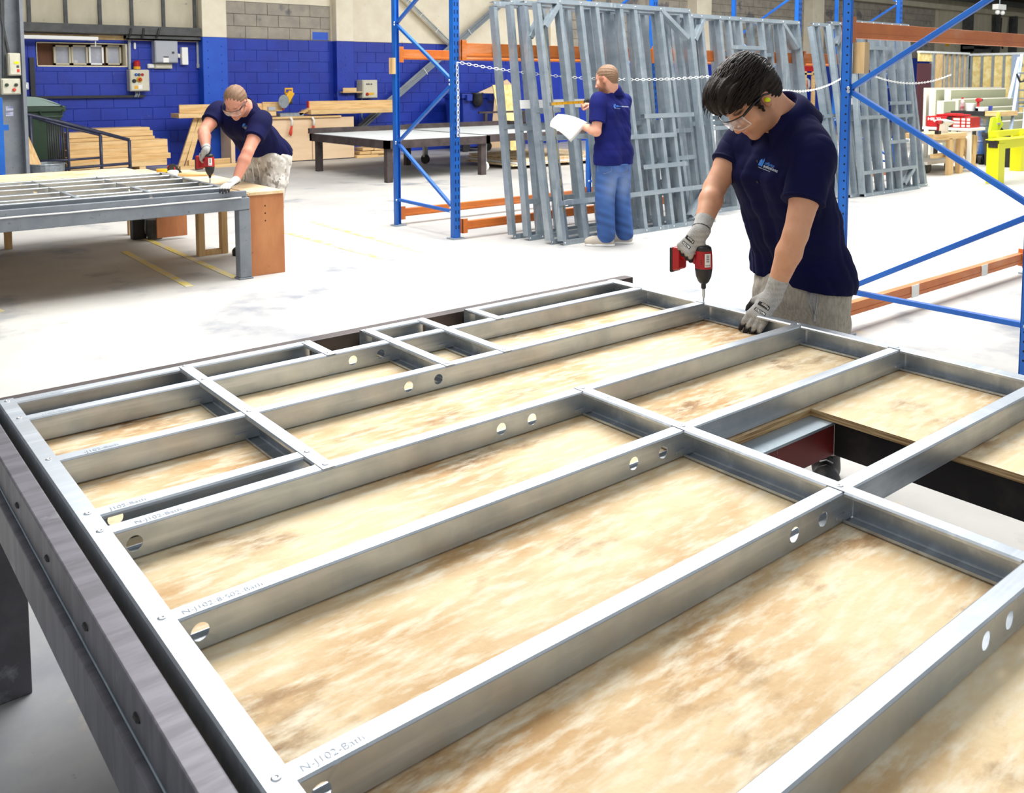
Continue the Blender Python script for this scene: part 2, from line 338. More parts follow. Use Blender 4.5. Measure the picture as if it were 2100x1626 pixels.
rr = thing('pallet_rack', 'blue and orange pallet rack at the right edge, behind the young man with the drill', 'rack', (5.0, 2.4, 0))
X = 4.93; ya, yb = 1.845, 2.955
lac = [((yb-.05, 1.505), (ya+.03, 2.13)), ((yb-.05, 1.485), (ya+.03, .90)), ((yb-.05, .288), (ya+.03, .86)), ((yb-.05, .28), (ya+.03, .28)), ((ya+.03, 2.17), (yb-.05, 2.75))]
upright(rr, X, ya, yb, 2.9, lac, .05, .07, .055, 'round'); upright(rr, 7.68, ya, yb, 2.9, lac, .05, .07, .055, 'round')
for y in (yb+.02,):
    rbeam(rr, X+.073, 7.678, y, 1.805, 1.902); rbeam(rr, X+.073, 7.678, y, .088, .168)
for x in (5.9, 6.95): obj('tape_patch', MB().box(x-.05, x+.05, yb-.011, yb-.008, .086, .17), M['white'], rr)
obj('wooden_block', MB().box(4.965, 5.02, 2.83, 2.905, 1.59, 1.775), M['woodz'], rr)
# ------------------------------------------------------------------ leaning steel frames
def lean_frame(label, x0, x1, yf, tan, h, studs, rails, diags=(), group=None, w=.045, dep=.075, tape=None):
    root = thing('leaning_frame', label, 'steel frame', ((x0+x1)/2, yf, 0), group)
    N = V((0, 1, -tan)).normalized(); U = V((0, tan, 1)).normalized()
    def P(x, v, n=0): return V((x, yf, 0))+U*v+N*n
    def piece(name, xa, va, xb, vb, off=0, lift=0):
        p, q = P(xa, va), P(xb, vb); d = (q-p).normalized(); a = d.cross(N).normalized()
        prof = [(w/2, dep), (w/2, 0), (-w/2, 0), (-w/2, dep)] if not off else [(-w/2, dep), (-w/2, 0), (w/2, 0), (w/2, dep)]
        vs = []
        p = p-N*lift; q = q-N*lift
        for s, n in prof: vs += [p+a*s+N*n, q+a*s+N*n]
        # closed channel side + lip
        vs += [p+a*prof[3][0]*.6+N*dep, q+a*prof[3][0]*.6+N*dep]
        mb = MB().add(vs, [(0, 1, 3, 2), (2, 3, 5, 4), (4, 5, 7, 6), (6, 7, 9, 8)])
        return obj(name, mb, M['galv2'], root, solid=.003)
    piece('track', x0-w/2, w/2, x1+w/2, w/2, lift=.005); piece('track', x0-w/2, h-w/2, x1+w/2, h-w/2, lift=.005)
    for i, s in enumerate([(x0, 0, h), (x1, 0, h)]+[(s if isinstance(s, tuple) else (s, 0, h)) for s in studs]):
        piece('stud', s[0], max(s[1], w), s[0], min(s[2], h-w))
        for v in (max(s[1], w/2), min(s[2], h-w/2)):
            q = P(s[0], v, -.0065); obj('screw_head', MB().lathe([(.009, 0), (.006, .004)], q, -N, 8), M['rivet'], root)
    for xa, xb, v in rails: piece('rail', xa-w/2, v, xb+w/2, v, lift=.005)
    for xa, va, xb, vb in diags: piece('diagonal_brace', xa, va, xb, vb, lift=.009)
    if tape:
        xa, xb, v = tape
        q = [P(xa, v, -.006), P(xb, v, -.006), P(xb, v+.085, -.006), P(xa, v+.085, -.006)]
        obj('white_tape', MB().prism(q, (0, 0, 0), N*.002), M['white'], root)
    return root
S = .96875
g = 'steel frames leaning on the rack'
def fx(px, py): return onz(px, py)[0]
lean_frame('galvanised frame furthest left and furthest back in the leaning stack behind the tape measure', 5.545, 7.6, 6.80, .13, 2.36, [5.9, 6.15, 6.45, 6.75, 7.05, 7.3], [(5.545, 7.6, 1.11)], group=g)
lean_frame('galvanised frame second from the left in the leaning stack, crossed by white tape', 5.60, 7.7, 6.63, .12, 2.36, [5.76, 6.02, 6.36, 6.62, 6.95, 7.3, 7.52], [(5.60, 7.7, 1.10), (5.6, 6.6, .38), (6.62, 7.7, .62)], group=g, tape=(5.6, 7.2, 1.29))
lean_frame('galvanised frame behind the foremost one, with a black and yellow stripe beside it', 5.63, 7.85, 6.335, .172, 2.36, [5.82, 6.1, 6.5, 6.8, 7.2, 7.5, 7.65], [(5.63, 7.85, 1.02), (5.63, 5.9, 1.29), (5.9, 7.4, .36), (6.9, 7.85, .72)], [(5.65, 2.0, 5.82, 2.22), (7.5, .1, 7.3, .5)], group=g)
lean_frame('foremost galvanised frame of the stack, right behind the man with the tape measure', 5.69, 7.90, 6.225, .166, 2.38,
    [5.965, 6.25, 6.47, 6.82, 7.03, (7.24, 0, 1.16), 7.43], [(5.69, 7.9, .40), (6.6, 7.43, .99), (7.0, 7.75, 1.20), (6.9, 7.55, .67)], [(7.45, 2.34, 7.84, 2.05), (7.55, .1, 7.85, .37), (5.75, 2.1, 5.95, 2.33)], group=g)
g2 = 'steel frames leaning in the middle stack'
lean_frame('rear galvanised frame of the middle stack, seen between the other frames', 8.25, 10.75, 6.98, .1, 2.36, [8.5, 8.8, 9.1, 9.5, 9.9, 10.2, 10.45], [(8.25, 10.75, 1.1)], [(8.3, 2.0, 8.5, 2.3)], group=g2)
lean_frame('middle galvanised frame of the middle stack, left of the young man', 8.25, 10.66, 6.8, .13, 2.36, [8.45, 8.62, 9.0, 9.35, 9.7, 10.1, 10.3], [(8.25, 10.66, 1.05), (9.0, 10.1, 1.9)], [(10.3, 2.32, 10.6, 2.0)], group=g2)
lean_frame('foremost galvanised frame of the middle stack, partly hidden by the young man', 8.37, 10.55, 6.64, .14, 2.36, [8.55, 8.9, 9.08, 9.3, 9.75, 10.2], [(8.37, 10.55, .42), (9.08, 9.75, 1.98), (9.08, 9.75, 1.55), (8.6, 9.75, 1.0)], [(10.2, 2.32, 10.5, 2.0), (8.4, 2.05, 8.6, 2.3)], group=g2)
g3 = 'steel frames leaning in the right-hand stack'
lean_frame('rear galvanised frame of the right-hand stack, left of the tall blue post', 10.72, 13.1, 6.42, .19, 2.36, [10.85, 11.1, 11.5, 11.9, 12.2, 12.6], [(10.68, 12.95, 1.1)], [(12.6, .1, 12.9, .5)], group=g3)
lean_frame('middle galvanised frame of the right-hand stack, crossed by white tape', 10.92, 12.95, 6.36, .15, 2.36, [11.12, 11.3, 11.7, 12.1, 12.5], [(10.95, 12.8, 1.04), (11.7, 12.8, 1.75)], [(11.0, 2.05, 11.25, 2.3)], group=g3, tape=(10.97, 11.4, 1.24))
lean_frame('foremost galvanised frame of the right-hand stack, behind the blue cross brace', 11.13, 12.58, 6.28, .10, 2.36, [11.33, 11.62, 11.86, 12.12, (12.36, .9, 2.36)], [(11.13, 12.56, .32), (11.13, 12.56, 1.06), (11.86, 12.36, .70), (11.95, 12.5, 1.24), (11.3, 12.0, 2.0)], [(12.2, .1, 12.5, .3)], group=g3)
M['stripe'] = mat('yellow_black', (60, 56, 30), .6, c2=(150, 136, 44), scale=(1, 40, 8), lo=.48, hi=.52)
st = obj('striped_strip', MB().bar((5.735, 6.30, .30), (5.735, 6.30+2.1*.168, 2.36), .012, .02), M['stripe'])
tag(st, 'thin black and yellow strip standing between the leaning frames at their left end', 'strip')
# ------------------------------------------------------------------ chains
LINK = None
def chain(label, pts, lk=.045):
    global LINK
    root = thing('chain', label, 'chain', tuple(pts[0]), 'barrier chains on the rack')
    P = [V(p) for p in pts]; L = [0]
    for a, b in zip(P[:-1], P[1:]): L.append(L[-1]+(b-a).length)
    n = int(L[-1]/(lk*.78))
    for i in range(n):
        s = L[-1]*(i+.5)/n; j = max(k for k in range(len(L)) if L[k] <= s); j = min(j, len(P)-2)
        p = P[j].lerp(P[j+1], (s-L[j])/(L[j+1]-L[j])); d = (P[j+1]-P[j]).normalized()
        if LINK is None:
            mb = MB(); a, r = lk*.5-.0035, .011; ring = []
            for k in range(14):
                t = 2*math.pi*k/14; ring.append(V((math.cos(t)*r+(a-r)*(1 if math.cos(t) > 0 else -1), math.sin(t)*r, 0)))
            vs = []
            for k in range(14):
                q = ring[k]; o = V((q.x-(a-r)*(1 if q.x > 0 else -1), q.y, 0)).normalized()
                vs += [q+(o*math.cos(t)+V((0, 0, 1))*math.sin(t))*.0034 for t in [2*math.pi*m/6 for m in range(6)]]
            mb.add(vs, [(k*6+m, k*6+(m+1) % 6, ((k+1) % 14)*6+(m+1) % 6, ((k+1) % 14)*6+m) for k in range(14) for m in range(6)])
            LINK = bpy.data.meshes.new('link'); LINK.from_pydata(mb.v, [], mb.f); LINK.materials.append(M['white'])
        o = bpy.data.objects.new('link', LINK); COL.objects.link(o); _par(o, root)
        X = d; Y = V((0, 0, 1)).cross(X).normalized() if abs(d.z) < .9 else V((0, 1, 0)); Z = X.cross(Y)
        if i % 2: Y, Z = Z, -Y
        o.matrix_basis = Matrix.Translation(p) @ Matrix((X, Y, Z)).transposed().to_4x4()
def sag(p, q, n, dip):
    p, q = V(p), V(q); return [p.lerp(q, t/n)-V((0, 0, dip*4*(t/n)*(1-t/n))) for t in range(n+1)]
cA = onx(942, 136, 5.09); cA = V((5.09, 7.12, 1.735))
chain('white chain slung across the stack behind the man with the tape measure', sag(cA, (8.18, 6.05, 1.64), 18, .12))
chain('white chain end hanging down from the left blue post', [cA, cA+V((.003, -.01, -.3)), cA+V((0, -.01, -.72))])
chain('white chain slung across the middle stack, left of the young man', sag((8.18, 6.06, 1.62), (10.72, 6.35, 1.62), 14, .2))
chain('white chain slung across the right-hand stack', sag((10.82, 6.3, 1.73), (13.02, 6.08, 1.63), 14, .17))
# ------------------------------------------------------------------ building shell
YW = 17.05
M['blockblue'] = mat('blue_block', (16, 52, 168), .5, c2=(12, 42, 150), scale=(2, 2, 2), c3=(120, 138, 190), scale3=(5, 5, 2.2), lo3=.66, hi3=.8, bump=.25, bscale=40)
M['blockblue2'] = mat('bright_blue_paint', (22, 84, 196), .45, c2=(18, 74, 184), scale=(2, 2, 2), c3=(150, 172, 214), scale3=(3, 3, 1.4), lo3=.68, hi3=.8)
M['jointblue'] = mat('blue_joint', (26, 60, 172), .7)
M['blockgrey'] = mat('grey_block', (168, 160, 146), .85, c2=(146, 140, 130), scale=(4, 4, 4), c3=(112, 110, 112), scale3=(1.3, 1.3, 1.3), lo3=.58, hi3=.64, bump=.3, bscale=40)
M['mortar'] = mat('mortar', (204, 194, 172), .9)
M['cream'] = mat('cream_paint', (236, 228, 206), .7, c2=(222, 212, 188), scale=(2, 2, 2), c3=(190, 180, 160), scale3=(5, 5, 5), lo3=.66, hi3=.75)
M['creamold'] = mat('old_cladding', (206, 198, 174), .7, c2=(186, 178, 154), scale=(2, 2, .8), c3=(126, 118, 102), scale3=(3, 3, 8), lo3=.66, hi3=.78)
M['greypaint'] = mat('grey_paint', (128, 134, 140), .55, c2=(112, 118, 126), scale=(6, 6, 6), c3=(86, 88, 92), scale3=(30, 30, 30), lo3=.64, hi3=.72)
M['darkgrey'] = mat('dark_grey_steel', (84, 86, 86), .6, c2=(64, 66, 66), scale=(6, 6, 6))
M['box'] = mat('beige_enclosure', (212, 208, 188), .5, c2=(196, 192, 172), scale=(8, 8, 8))
M['boxgrey'] = mat('grey_enclosure', (168, 172, 180), .5)
M['glass'] = mat('frosted_glass', (186, 190, 200), .35, c2=(150, 152, 164), scale=(1.5, 1.5, 1.5), c3=(206, 206, 204), scale3=(6, 6, 6))
M['brownwood'] = mat('brown_board', (104, 64, 38), .7, c2=(84, 50, 30), scale=(10, 10, 2))
M['roof'] = mat('roof_lining', (74, 62, 50), .9, c2=(58, 48, 40), scale=(.4, 3, 3))
M['green'] = mat('green_bin', (44, 66, 48), .5, c2=(36, 56, 40), scale=(5, 5, 5))
M['greenlid'] = mat('grey_green_lid', (136, 156, 148), .5)
M['steelblue'] = mat('dark_blue_rail', (34, 38, 56), .45, c2=(50, 54, 80), scale=(20, 20, 20))
M['zinc'] = mat('zinc_tub', (170, 178, 184), .4, .7, c2=(140, 148, 154), scale=(12, 12, 12), rvar=.1)
M['limegreen'] = mat('trestle_yellow', (226, 226, 12), .45)
M['hivis'] = mat('hivis', (216, 232, 24), .6, emis=0)
M['silver'] = mat('silver_band', (176, 180, 178), .4, .3)
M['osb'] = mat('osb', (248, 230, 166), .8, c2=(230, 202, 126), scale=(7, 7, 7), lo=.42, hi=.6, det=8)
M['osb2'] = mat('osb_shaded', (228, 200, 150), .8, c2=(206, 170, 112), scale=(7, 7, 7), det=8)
M['plaster'] = mat('green_plasterboard', (164, 166, 136), .8, c2=(154, 158, 128), scale=(1, 1, 1))
M['plasteredge'] = mat('plasterboard_edge', (228, 224, 210), .8)
M['maroon'] = mat('maroon_door', (84, 42, 50), .6)
M['binblue'] = mat('blue_bin', (32, 58, 160), .45, c2=(26, 48, 140), scale=(4, 4, 4))
M['mdf'] = mat('pale_board', (226, 200, 166), .7, c2=(214, 184, 146), scale=(1, 1, 6))
M['whitetop'] = mat('white_top', (232, 236, 234), .55, c2=(216, 222, 222), scale=(4, 4, 4))
M['orangeply'] = mat('orange_ply', (190, 128, 78), .6, c2=(166, 102, 60), scale=(5, 5, 1.4), c3=(136, 72, 40), scale3=(10, 10, 14), lo3=.64, hi3=.72)
M['yellowtool'] = mat('yellow_tool', (226, 170, 24), .45)
M['redpaint'] = mat('red_edge', (206, 60, 40), .6)
def blocks(parent, xa, xb, za, zb, bw, bh, m, skip=(), dep=.012, y=YW, one=False):
    me = {}; rows = int(round((zb-za)/bh)); big = MB()
    for r in range(rows):
        z0 = za+r*bh; x = xa-(bw/2 if r % 2 else 0)
        while x < xb-.02:
            x0, x1 = max(x, xa), min(x+bw, xb); x += bw
            if x1-x0 < .05: continue
            hit = [k for k in skip if x1 > k[0]+.01 and x0 < k[1]-.01 and z0+bh > k[2]+.01 and z0 < k[3]-.01]
            if hit:
                k = hit[0]; cut = []
                if k[0]-x0 > .05: cut.append((x0, k[0], z0, z0+bh))
                if x1-k[1] > .05: cut.append((k[1], x1, z0, z0+bh))
                u0, u1 = max(x0, k[0]), min(x1, k[1])
                if k[2]-z0 > .04: cut.append((u0, u1, z0, k[2]))
                if z0+bh-k[3] > .04: cut.append((u0, u1, k[3], z0+bh))
                for q0, q1, r0, r1 in cut: obj('block', MB().box(q0+.005, q1-.005, y-dep, y+.02, r0+.005, r1-.005), m, parent)
                continue
            if one: big.box(x0+.006, x1-.006, y-dep, y+.02, z0+.006, z0+bh-.006); continue
            key = round(x1-x0, 3)
            if key not in me:
                q = MB().box(.005, key-.005, -dep, .02, .005, bh-.005)
                me[key] = bpy.data.meshes.new('block'); me[key].from_pydata(q.v, [], q.f); me[key].materials.append(m)
            o = bpy.data.objects.new('block', me[key]); COL.objects.link(o); o.parent = parent
            o.location = (x0, y-random.uniform(0, .004), z0)
    if one: obj('blocks', big, m, parent)['kind'] = 'stuff'
wz = 2.39                                             # top of the blue paint
wx0, wx1, wz0, wz1 = rect(YW, 75, 88, 260, 137)
def wallmb(): 
    mb = MB(); a, b, c, d = wx0, wx1, wz0, wz1
    return mb.box(-14, a, YW, YW+.3, 0, wz).box(b, 48, YW, YW+.3, 0, wz).box(a, b, YW, YW+.3, 0, c).box(a, b, YW, YW+.3, d, wz)
wall = struct('wall_back', wallmb(), M['jointblue'])
bh = wz/11
cl0, cl1, _, _ = rect(YW-.25, 417, 60, 467, 300); c20, c21, _, _ = rect(YW-.18, 692, 60, 727, 300)
blocks(wall, 2.6, 15.2, 0, wz, .45, bh, M['blockblue'], skip=[(wx0-.02, wx1+.02, wz0-.02, wz1+.02), (cl0, cl1, 0, 9), (c20, c21, 0, 9), (9.0, 13.2, 0, bh*2), (3, 5.6, 0, bh*3)])
up = struct('wall_upper', MB().box(-14, 48, YW+.02, YW+.3, wz, 6.2), M['mortar'])
blocks(up, cl1+.02, c20-.05, wz+.01, wz+.01+.235*3, .46, .235, M['blockgrey'])
obj('render_panel', MB().box(cl1+.02, c20-.05, YW-.004, YW+.02, wz+.72, 6), M['cream'], up)
obj('render_panel', MB().box(c21-.05, 15.1, YW-.012, YW+.02, wz+.01, 6), M['cream'], up)
blocks(up, 15.1, 35, wz+.01, wz+.01+.235*9, .46, .235, M['blockgrey'], one=True)
obj('render_panel', MB().box(35.3, 48, YW-.012, YW+.02, 0.5, 6), M['creamold'], up)
pb = rect(YW, 640, 66, 672, 82)
obj('paint_patch', MB().box(pb[0], pb[1], YW-.016, YW-.012, pb[2], pb[3]), M['blockblue2'], up)
for i, (a, b, c, d) in enumerate([(cl0, cl1, YW-.28, wz), (c20, c21, YW-.18, wz), (20.3, 20.95, YW-.35, wz), (26.1, 26.75, YW-.35, wz), (14.9, 15.2, YW-.2, wz)]):
    s = struct('trim_%d' % (10+i), MB().box(a, b, c, YW+.05, wz, 6), M['cream'], bevel=.01)
    obj('blue_base', MB().box(a-.003, b+.003, c-.003, YW+.05, 0, d), M['blockblue2'] if i < 1 else M['blockblue'], s, bevel=.01)
    for k in range(26 if i < 2 else 0):
        obj('bolt_head', MB().lathe([(.014, 0), (.01, .012)], (a+.10 if k % 2 else a+.36 if i < 1 else a+.2, c-.003, .3+.08*k), (0, -1, 0), 8), M['cream'] if .3+.08*k > wz else M['blockblue2'], s)
# cladding panels, mullions and beam above the window (top left)
cz0 = rect(YW, 35, 52, 400, 56)[3]
for i in range(7):
    a, b = [rect(YW, q, 0, q+1, 50)[0] for q in (([-60, 58, 133, 203, 268, 333, 397])[i], ([58, 133, 203, 268, 333, 397, 417])[i])]
    obj('cladding_sheet', MB().box(a, b, YW-.02-.008*(i % 2), YW+.02, cz0, 5.5), M['creamold'], up)
for q in (58, 133, 203, 268, 333, 397):
    a = rect(YW, q, 0, q+1, 50)[0]; obj('mullion', MB().box(a-.028, a+.028, YW-.07, YW-.03, cz0-.05, 5.5), M['darkgrey'], up)
bx = rect(YW, 35, 56, 402, 70)
struct('trim_20', MB().box(bx[0]-3, bx[1], YW-.22, YW, bx[2]+.02, bx[3]).box(bx[0]-3, bx[1], YW-.26, YW-.2, bx[2], bx[3]+.03), M['darkgrey'])
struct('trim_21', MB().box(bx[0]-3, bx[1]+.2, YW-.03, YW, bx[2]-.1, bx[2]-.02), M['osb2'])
# window
w1 = struct('window_1', MB().box(wx0, wx1, YW+.24, YW+.29, wz0, wz1), M['brownwood'])
obj('window_reveal', MB().box(wx0, wx1, YW, YW+.28, wz0-.005, wz0+.02).box(wx1-.02, wx1+.01, YW-.01, YW+.28, wz0, wz1).box(wx0-.01, wx0+.01, YW, YW+.28, wz0, wz1).box(wx0, wx1, YW, YW+.28, wz1-.01, wz1+.012), M['cream'], w1)
for a, b in ((109, 144), (145, 179), (181, 211), (216, 247)):
    q = rect(YW+.22, a, 93, b, 133)
    obj('pane', MB().box(q[0]+.02, q[1]-.02, YW+.205, YW+.215, q[2]+.02, q[3]-.02), M['glass'], w1)
    fm = MB()
    for e in ((q[0], q[0]+.03), (q[1]-.03, q[1])): fm.box(e[0], e[1], YW+.17, YW+.23, q[2], q[3])
    for e in ((q[2], q[2]+.03), (q[3]-.03, q[3])): fm.box(q[0], q[1], YW+.17, YW+.23, e[0], e[1])
    obj('pane_frame', fm, M['white'] if a == 181 else M['creamold'], w1)
# right-hand end wall, roof and eaves
struct('wall_right', MB().box(47.5, 47.8, -8, YW, 0, 6.2), M['creamold'])
roof = struct('ceiling', MB().prism([(-14, 9.5, 6.6), (-14, YW+.3, 4.75), (-14, YW+.3, 4.95), (-14, 9.5, 6.8)], (0, 0, 0), (62, 0, 0)), M['roof'])
for y, z in ((16.5, 4.75), (15.2, 5.05), (13.6, 5.45), (12, 5.85)):
    obj('purlin', MB().box(-14, 48, y-.08, y+.08, z-.12, z+.08), M['darkgrey'], roof)
eb = ony(1850, 8, YW-.1)[2]
struct('trim_22', MB().box(27, 47.5, YW-.25, YW, eb-.06, eb+.12), M['creamold'])
struct('trim_23', MB().box(36, 47.5, 12.9, 13.05, 4.15, 4.3), M['galv2'])
for i, q in enumerate((1982, 2040, 2075)):
    a = ony(q, 60, YW-.1)[0]
    struct('trim_%d' % (30+i), MB().box(a-.18 if i == 0 else a-.1, a+.18 if i == 0 else a+.1, YW-.3, YW, 2, eb-.05), M['darkgrey'])
obj('cable', MB().tube([(39.9, YW-.12, 4.2), (40.0, YW-.12, 3.4), (40.15, YW-.1, 3.0)], .04, 6).tube([(40.6, YW-.12, 4.2), (40.55, YW-.12, 3.5), (40.9, YW-.1, 2.9)], .04, 6).tube([(41.6, YW-.12, 4.2), (41.4, YW-.12, 3.2)], .05, 6), M['black'], up)
o = thing('roof_lamp', 'white twin emergency lamp hanging under the dark roof, top right', 'lamp', tuple(ony(2053, 15, 10.5)))
q = rect(10.5, 2043, 9, 2060, 20)
obj('housing', MB().box(q[0], q[1], 10.45, 10.6, q[2], q[3]), M['white'], o, bevel=.01)
for t in (.2, .8): obj('lamp_head', MB().lathe([(.02, -.07), (.06, -.03), (.06, .01), (.03, .05)], (q[0]*(1-t)+q[1]*t, 10.5, q[2]-.08), (0, -.6, -1), 10), M['white'], o, smooth=True)
obj('hanger', MB().tube([(q[0]*.5+q[1]*.5, 10.52, q[3]), (q[0]*.5+q[1]*.5, 10.52, 6.4)], .012, 6), M['galv2'], o)
q = rect(YW-.3, 35, 73, 202, 81)
o = thing('strip_light', 'long white strip light above the window, top left', 'lamp', (q[0], YW-.2, q[2])); obj('housing', MB().box(q[0]-1, q[1], YW-.3, YW-.2, q[2], q[3]), M['white'], o, bevel=.01); obj('bracket', MB().box(q[0], q[0]+.05, YW-.2, YW, q[2], q[3]).box(q[1]-.1, q[1]-.05, YW-.2, YW, q[2], q[3]), M['white'], o)
obj('pull_cord', MB().tube([(q[1]-.04, YW-.25, q[2]), (q[1]-.04, YW-.25, q[2]-.1)], .008, 6), M['white'], o)
# diagonal wall bracing
def bracing(label, p, q, wd, m, y):
    a, b = ony(p[0], p[1], y), ony(q[0], q[1], y); t = thing('diagonal_brace', label, 'brace', tuple(a))
    obj('channel', MB().bar(a, b, .06, wd, (0, .3, 1)), m, t)
    d = V(b-a).normalized(); n = V((0, 0, 1)); n = (n-d*n.dot(d)).normalized()
    for k in (-.03, .02): obj('conduit', MB().tube([V(a)+n*k+V((0, -.045, 0)), V(b)+n*k+V((0, -.045, 0))], .014, 6), M['galv2'], t)
    for s in (.15, .4, .7): obj('saddle_clip', MB().bar(V(a).lerp(V(b), s)+V((0, -.06, 0))-n*.08, V(a).lerp(V(b), s)+V((0, -.06, 0))+n*.08, .02, .01), M['white'], t)
bracing('grey steel brace with conduits rising diagonally across the blue wall behind the left rack', (738, 262), (1046, -8), .15, M['greypaint'], YW-.3)
bracing('cream steel brace falling diagonally across the cream wall behind the left rack', (818, -14), (925, 92), .13, M['cream'], YW-.15)
# cable trunking and electrical boxes on the wall
q = rect(YW-.05, 60, 196, 296, 201)
t = thing('cable_trunking', 'black slotted cable trunking running down and along the blue wall', 'trunking', (q[0], YW, q[2]))
obj('trunk', MB().box(q[0], q[1], YW-.09, YW-.014, q[2], q[3]), M['black'], t); q2 = rect(YW-.05, 61, 118, 71, 198)
obj('trunk', MB().box(q2[0], q2[1], YW-.09, YW-.012, q2[2], q2[3]), M['black'], t)
q3 = rect(YW-.1, 256, 75, 412, 83)
t = thing('cable_tray', 'grey cable tray with loose cables above the grey box on the blue wall', 'cable tray', (q3[0], YW, q3[2]))
obj('tray', MB().box(q3[0], q3[1], YW-.2, YW-.012, q3[2], q3[2]+.02).box(q3[0], q3[1], YW-.2, YW-.18, q3[2], q3[3]).box(q3[0], q3[1], YW-.03, YW-.012, q3[2], q3[3]), M['darkgrey'], t)
for a in (263, 290, 320): obj('loose_cable', MB().tube([ony(a, 78, YW-.25), ony(a+4, 70, YW-.28), ony(a+2+a % 7, 58, YW-.28)], .018, 6), M['black'], t)
for a, b, c in ((265, 80, 142), (405, 84, 130)): obj('conduit', MB().tube([ony(a, b, YW-.05), ony(a+1, c, YW-.05)], .025, 8), M['boxgrey'], t)
def wallbox(label, x0, y0, x1, y1, m, dep=.2, y=YW-.012, name='switch_box', door=True, cat='electrical box'):
    a, b, c, d = rect(y-dep/2, x0, y0, x1, y1); t = thing(name, label, cat, ((a+b)/2, y, c))
    obj('case', MB().box(a, b, y-dep, y, c, d), m, t, bevel=.012)
    if door: obj('cover', MB().box(a+.015, b-.015, y-dep-.014, y-dep, c+.015, d-.015), m, t, bevel=.004)
    return t, (lambda px, py: ony(px, py, y-dep-.015)), y-dep-.014
def knob(t, p, r, m, dep=.03, name='button'): obj(name, MB().lathe([(r, 0), (r, dep*.6), (r*.7, dep)], tuple(p), (0, -1, 0), 10), m, t)
def patch(t, f, x0, y0, x1, y1, m, name='sticker'):
    a, b = f(x0, y1), f(x1, y0); obj(name, MB().box(a[0], b[0], a[1]-.003, a[1]+.004, a[2], b[2]), m, t)
t, f, yy = wallbox('large grey locked box high on the blue wall right of the window', 314, 84, 361, 129, M['boxgrey'])
knob(t, f(355, 108), .02, M['darkgrey']); patch(t, f, 335, 116, 346, 128, M['white']); patch(t, f, 335, 116, 346, 118, M['red'])
t, f, yy = wallbox('small cream lower terminal box hanging under the large grey box', 316, 130, 352, 141, M['box'], .08)
t, f, yy = wallbox('cream control box with coloured buttons and a red beacon on the blue wall', 263, 143, 303, 187, M['box'])
for a, m in ((279, M['blue']), (285, M['darkgrey']), (292, M['red'])): knob(t, f(a, 153), .026, m)
knob(t, f(275, 166), .035, M['black'], name='selector_switch'); knob(t, f(286, 163), .05, M['yellowtool']); knob(t, f(286, 163)-np.array([0, .03, 0]), .03, M['red'])
patch(t, f, 276, 176, 283, 182, M['yellowtool']); patch(t, f, 284, 174, 292, 182, M['white'])
b0 = ony(281, 142, YW-.1); obj('beacon', MB().lathe([(.06, 0), (.06, .05)], tuple(b0), (0, 0, 1), 12), M['yellowtool'], t); obj('beacon_lens', MB().lathe([(.055, .05), (.055, .14), (.03, .16)], tuple(b0), (0, 0, 1), 12), M['red'], t)
for a in (278, 281, 285): obj('cable', MB().tube([ony(a, 187, YW-.08), ony(a+1, 193, YW-.12), ony(a-2, 199, YW-.1)], .012, 6), M['galv2'], t)
t, f, yy = wallbox('tall white rounded heater box beside the large grey box', 371, 97, 384, 133, M['white'], .12, door=False)
wallbox('white socket left of the cream terminal box under the grey box', 302, 131, 316, 140, M['white'], .06); wallbox('tiny white switch between the grey box and the tall white box', 362, 110, 369, 119, M['white'], .06)
wallbox('square grey socket at the foot of the conduit beside the bright blue column', 403, 130, 412, 140, M['boxgrey'], .06); wallbox('small white bracket on the blue wall right of the window', 274, 87, 278, 101, M['white'], .05, door=False)
t, f, yy = wallbox('grey isolator with a yellow and red switch on the blue wall behind the blue post', 737, 164, 768, 201, M['box'], .25)
patch(t, f, 750, 190, 767, 195, M['yellowtool']); knob(t, f(753, 193), .035, M['red']); 
for a in (751, 755, 760): patch(t, f, a, 171, a+3, 174, M['darkgrey'])
obj('cable', MB().tube([ony(742, 202, YW-.1), ony(742, 240, YW-.1), ony(748, 252, YW-.2), ony(756, 255, YW-.3)], .018, 6), M['galv2'], t)
t = thing('wall_shelf', 'small pale timber shelf on the blue wall left of the grey isolator', 'shelf', tuple(ony(720, 190, YW-.2)))
q = rect(YW-.2, 698, 180, 734, 190); obj('shelf_board', MB().box(q[0], q[1]+.05, YW-.3, YW-.012, q[2], q[2]+.025), M['wood'], t); obj('front_board', MB().box(q[0], q[1]-.1, YW-.32, YW-.3, q[2], q[3]), M['wood'], t)
# grey column with boxes, far left
YC = 13.6
a, b, c, d = rect(YC, -40, 0, 44, 365)
s = struct('trim_40', MB().box(a, b, YC, YC+.02, 0, 6.0).box(b-.012, b+.03, YC-.16, YC+.3, 0, 6.0), M['greypaint'])
obj('column_conduit', MB().tube([ony(2, -20, YC-.03), ony(4, 40, YC-.03), ony(16, 100, YC-.03), ony(18, 108, YC-.03)], .014, 6).tube([ony(6, -20, YC-.03), ony(8, 160, YC-.03)], .014, 6), M['darkgrey'], s)
t, f, yy = wallbox('dirty beige switch box on the grey column, with a lime sticker', 15, 109, 41, 155, M['box'], .14, YC)
patch(t, f, 29, 126, 39, 131, M['limegreen']); patch(t, f, 34, 134, 39, 139, M['darkgrey']); patch(t, f, 35, 142, 40, 148, M['redpaint'])
t, f, yy = wallbox('beige push button box with green and red buttons, lower on the grey column', 1, 161, 41, 194, M['box'], .12, YC)
knob(t, f(14, 174), .022, M['green']); knob(t, f(33, 174), .022, M['green']); knob(t, f(29, 184), .022, M['redpaint'])
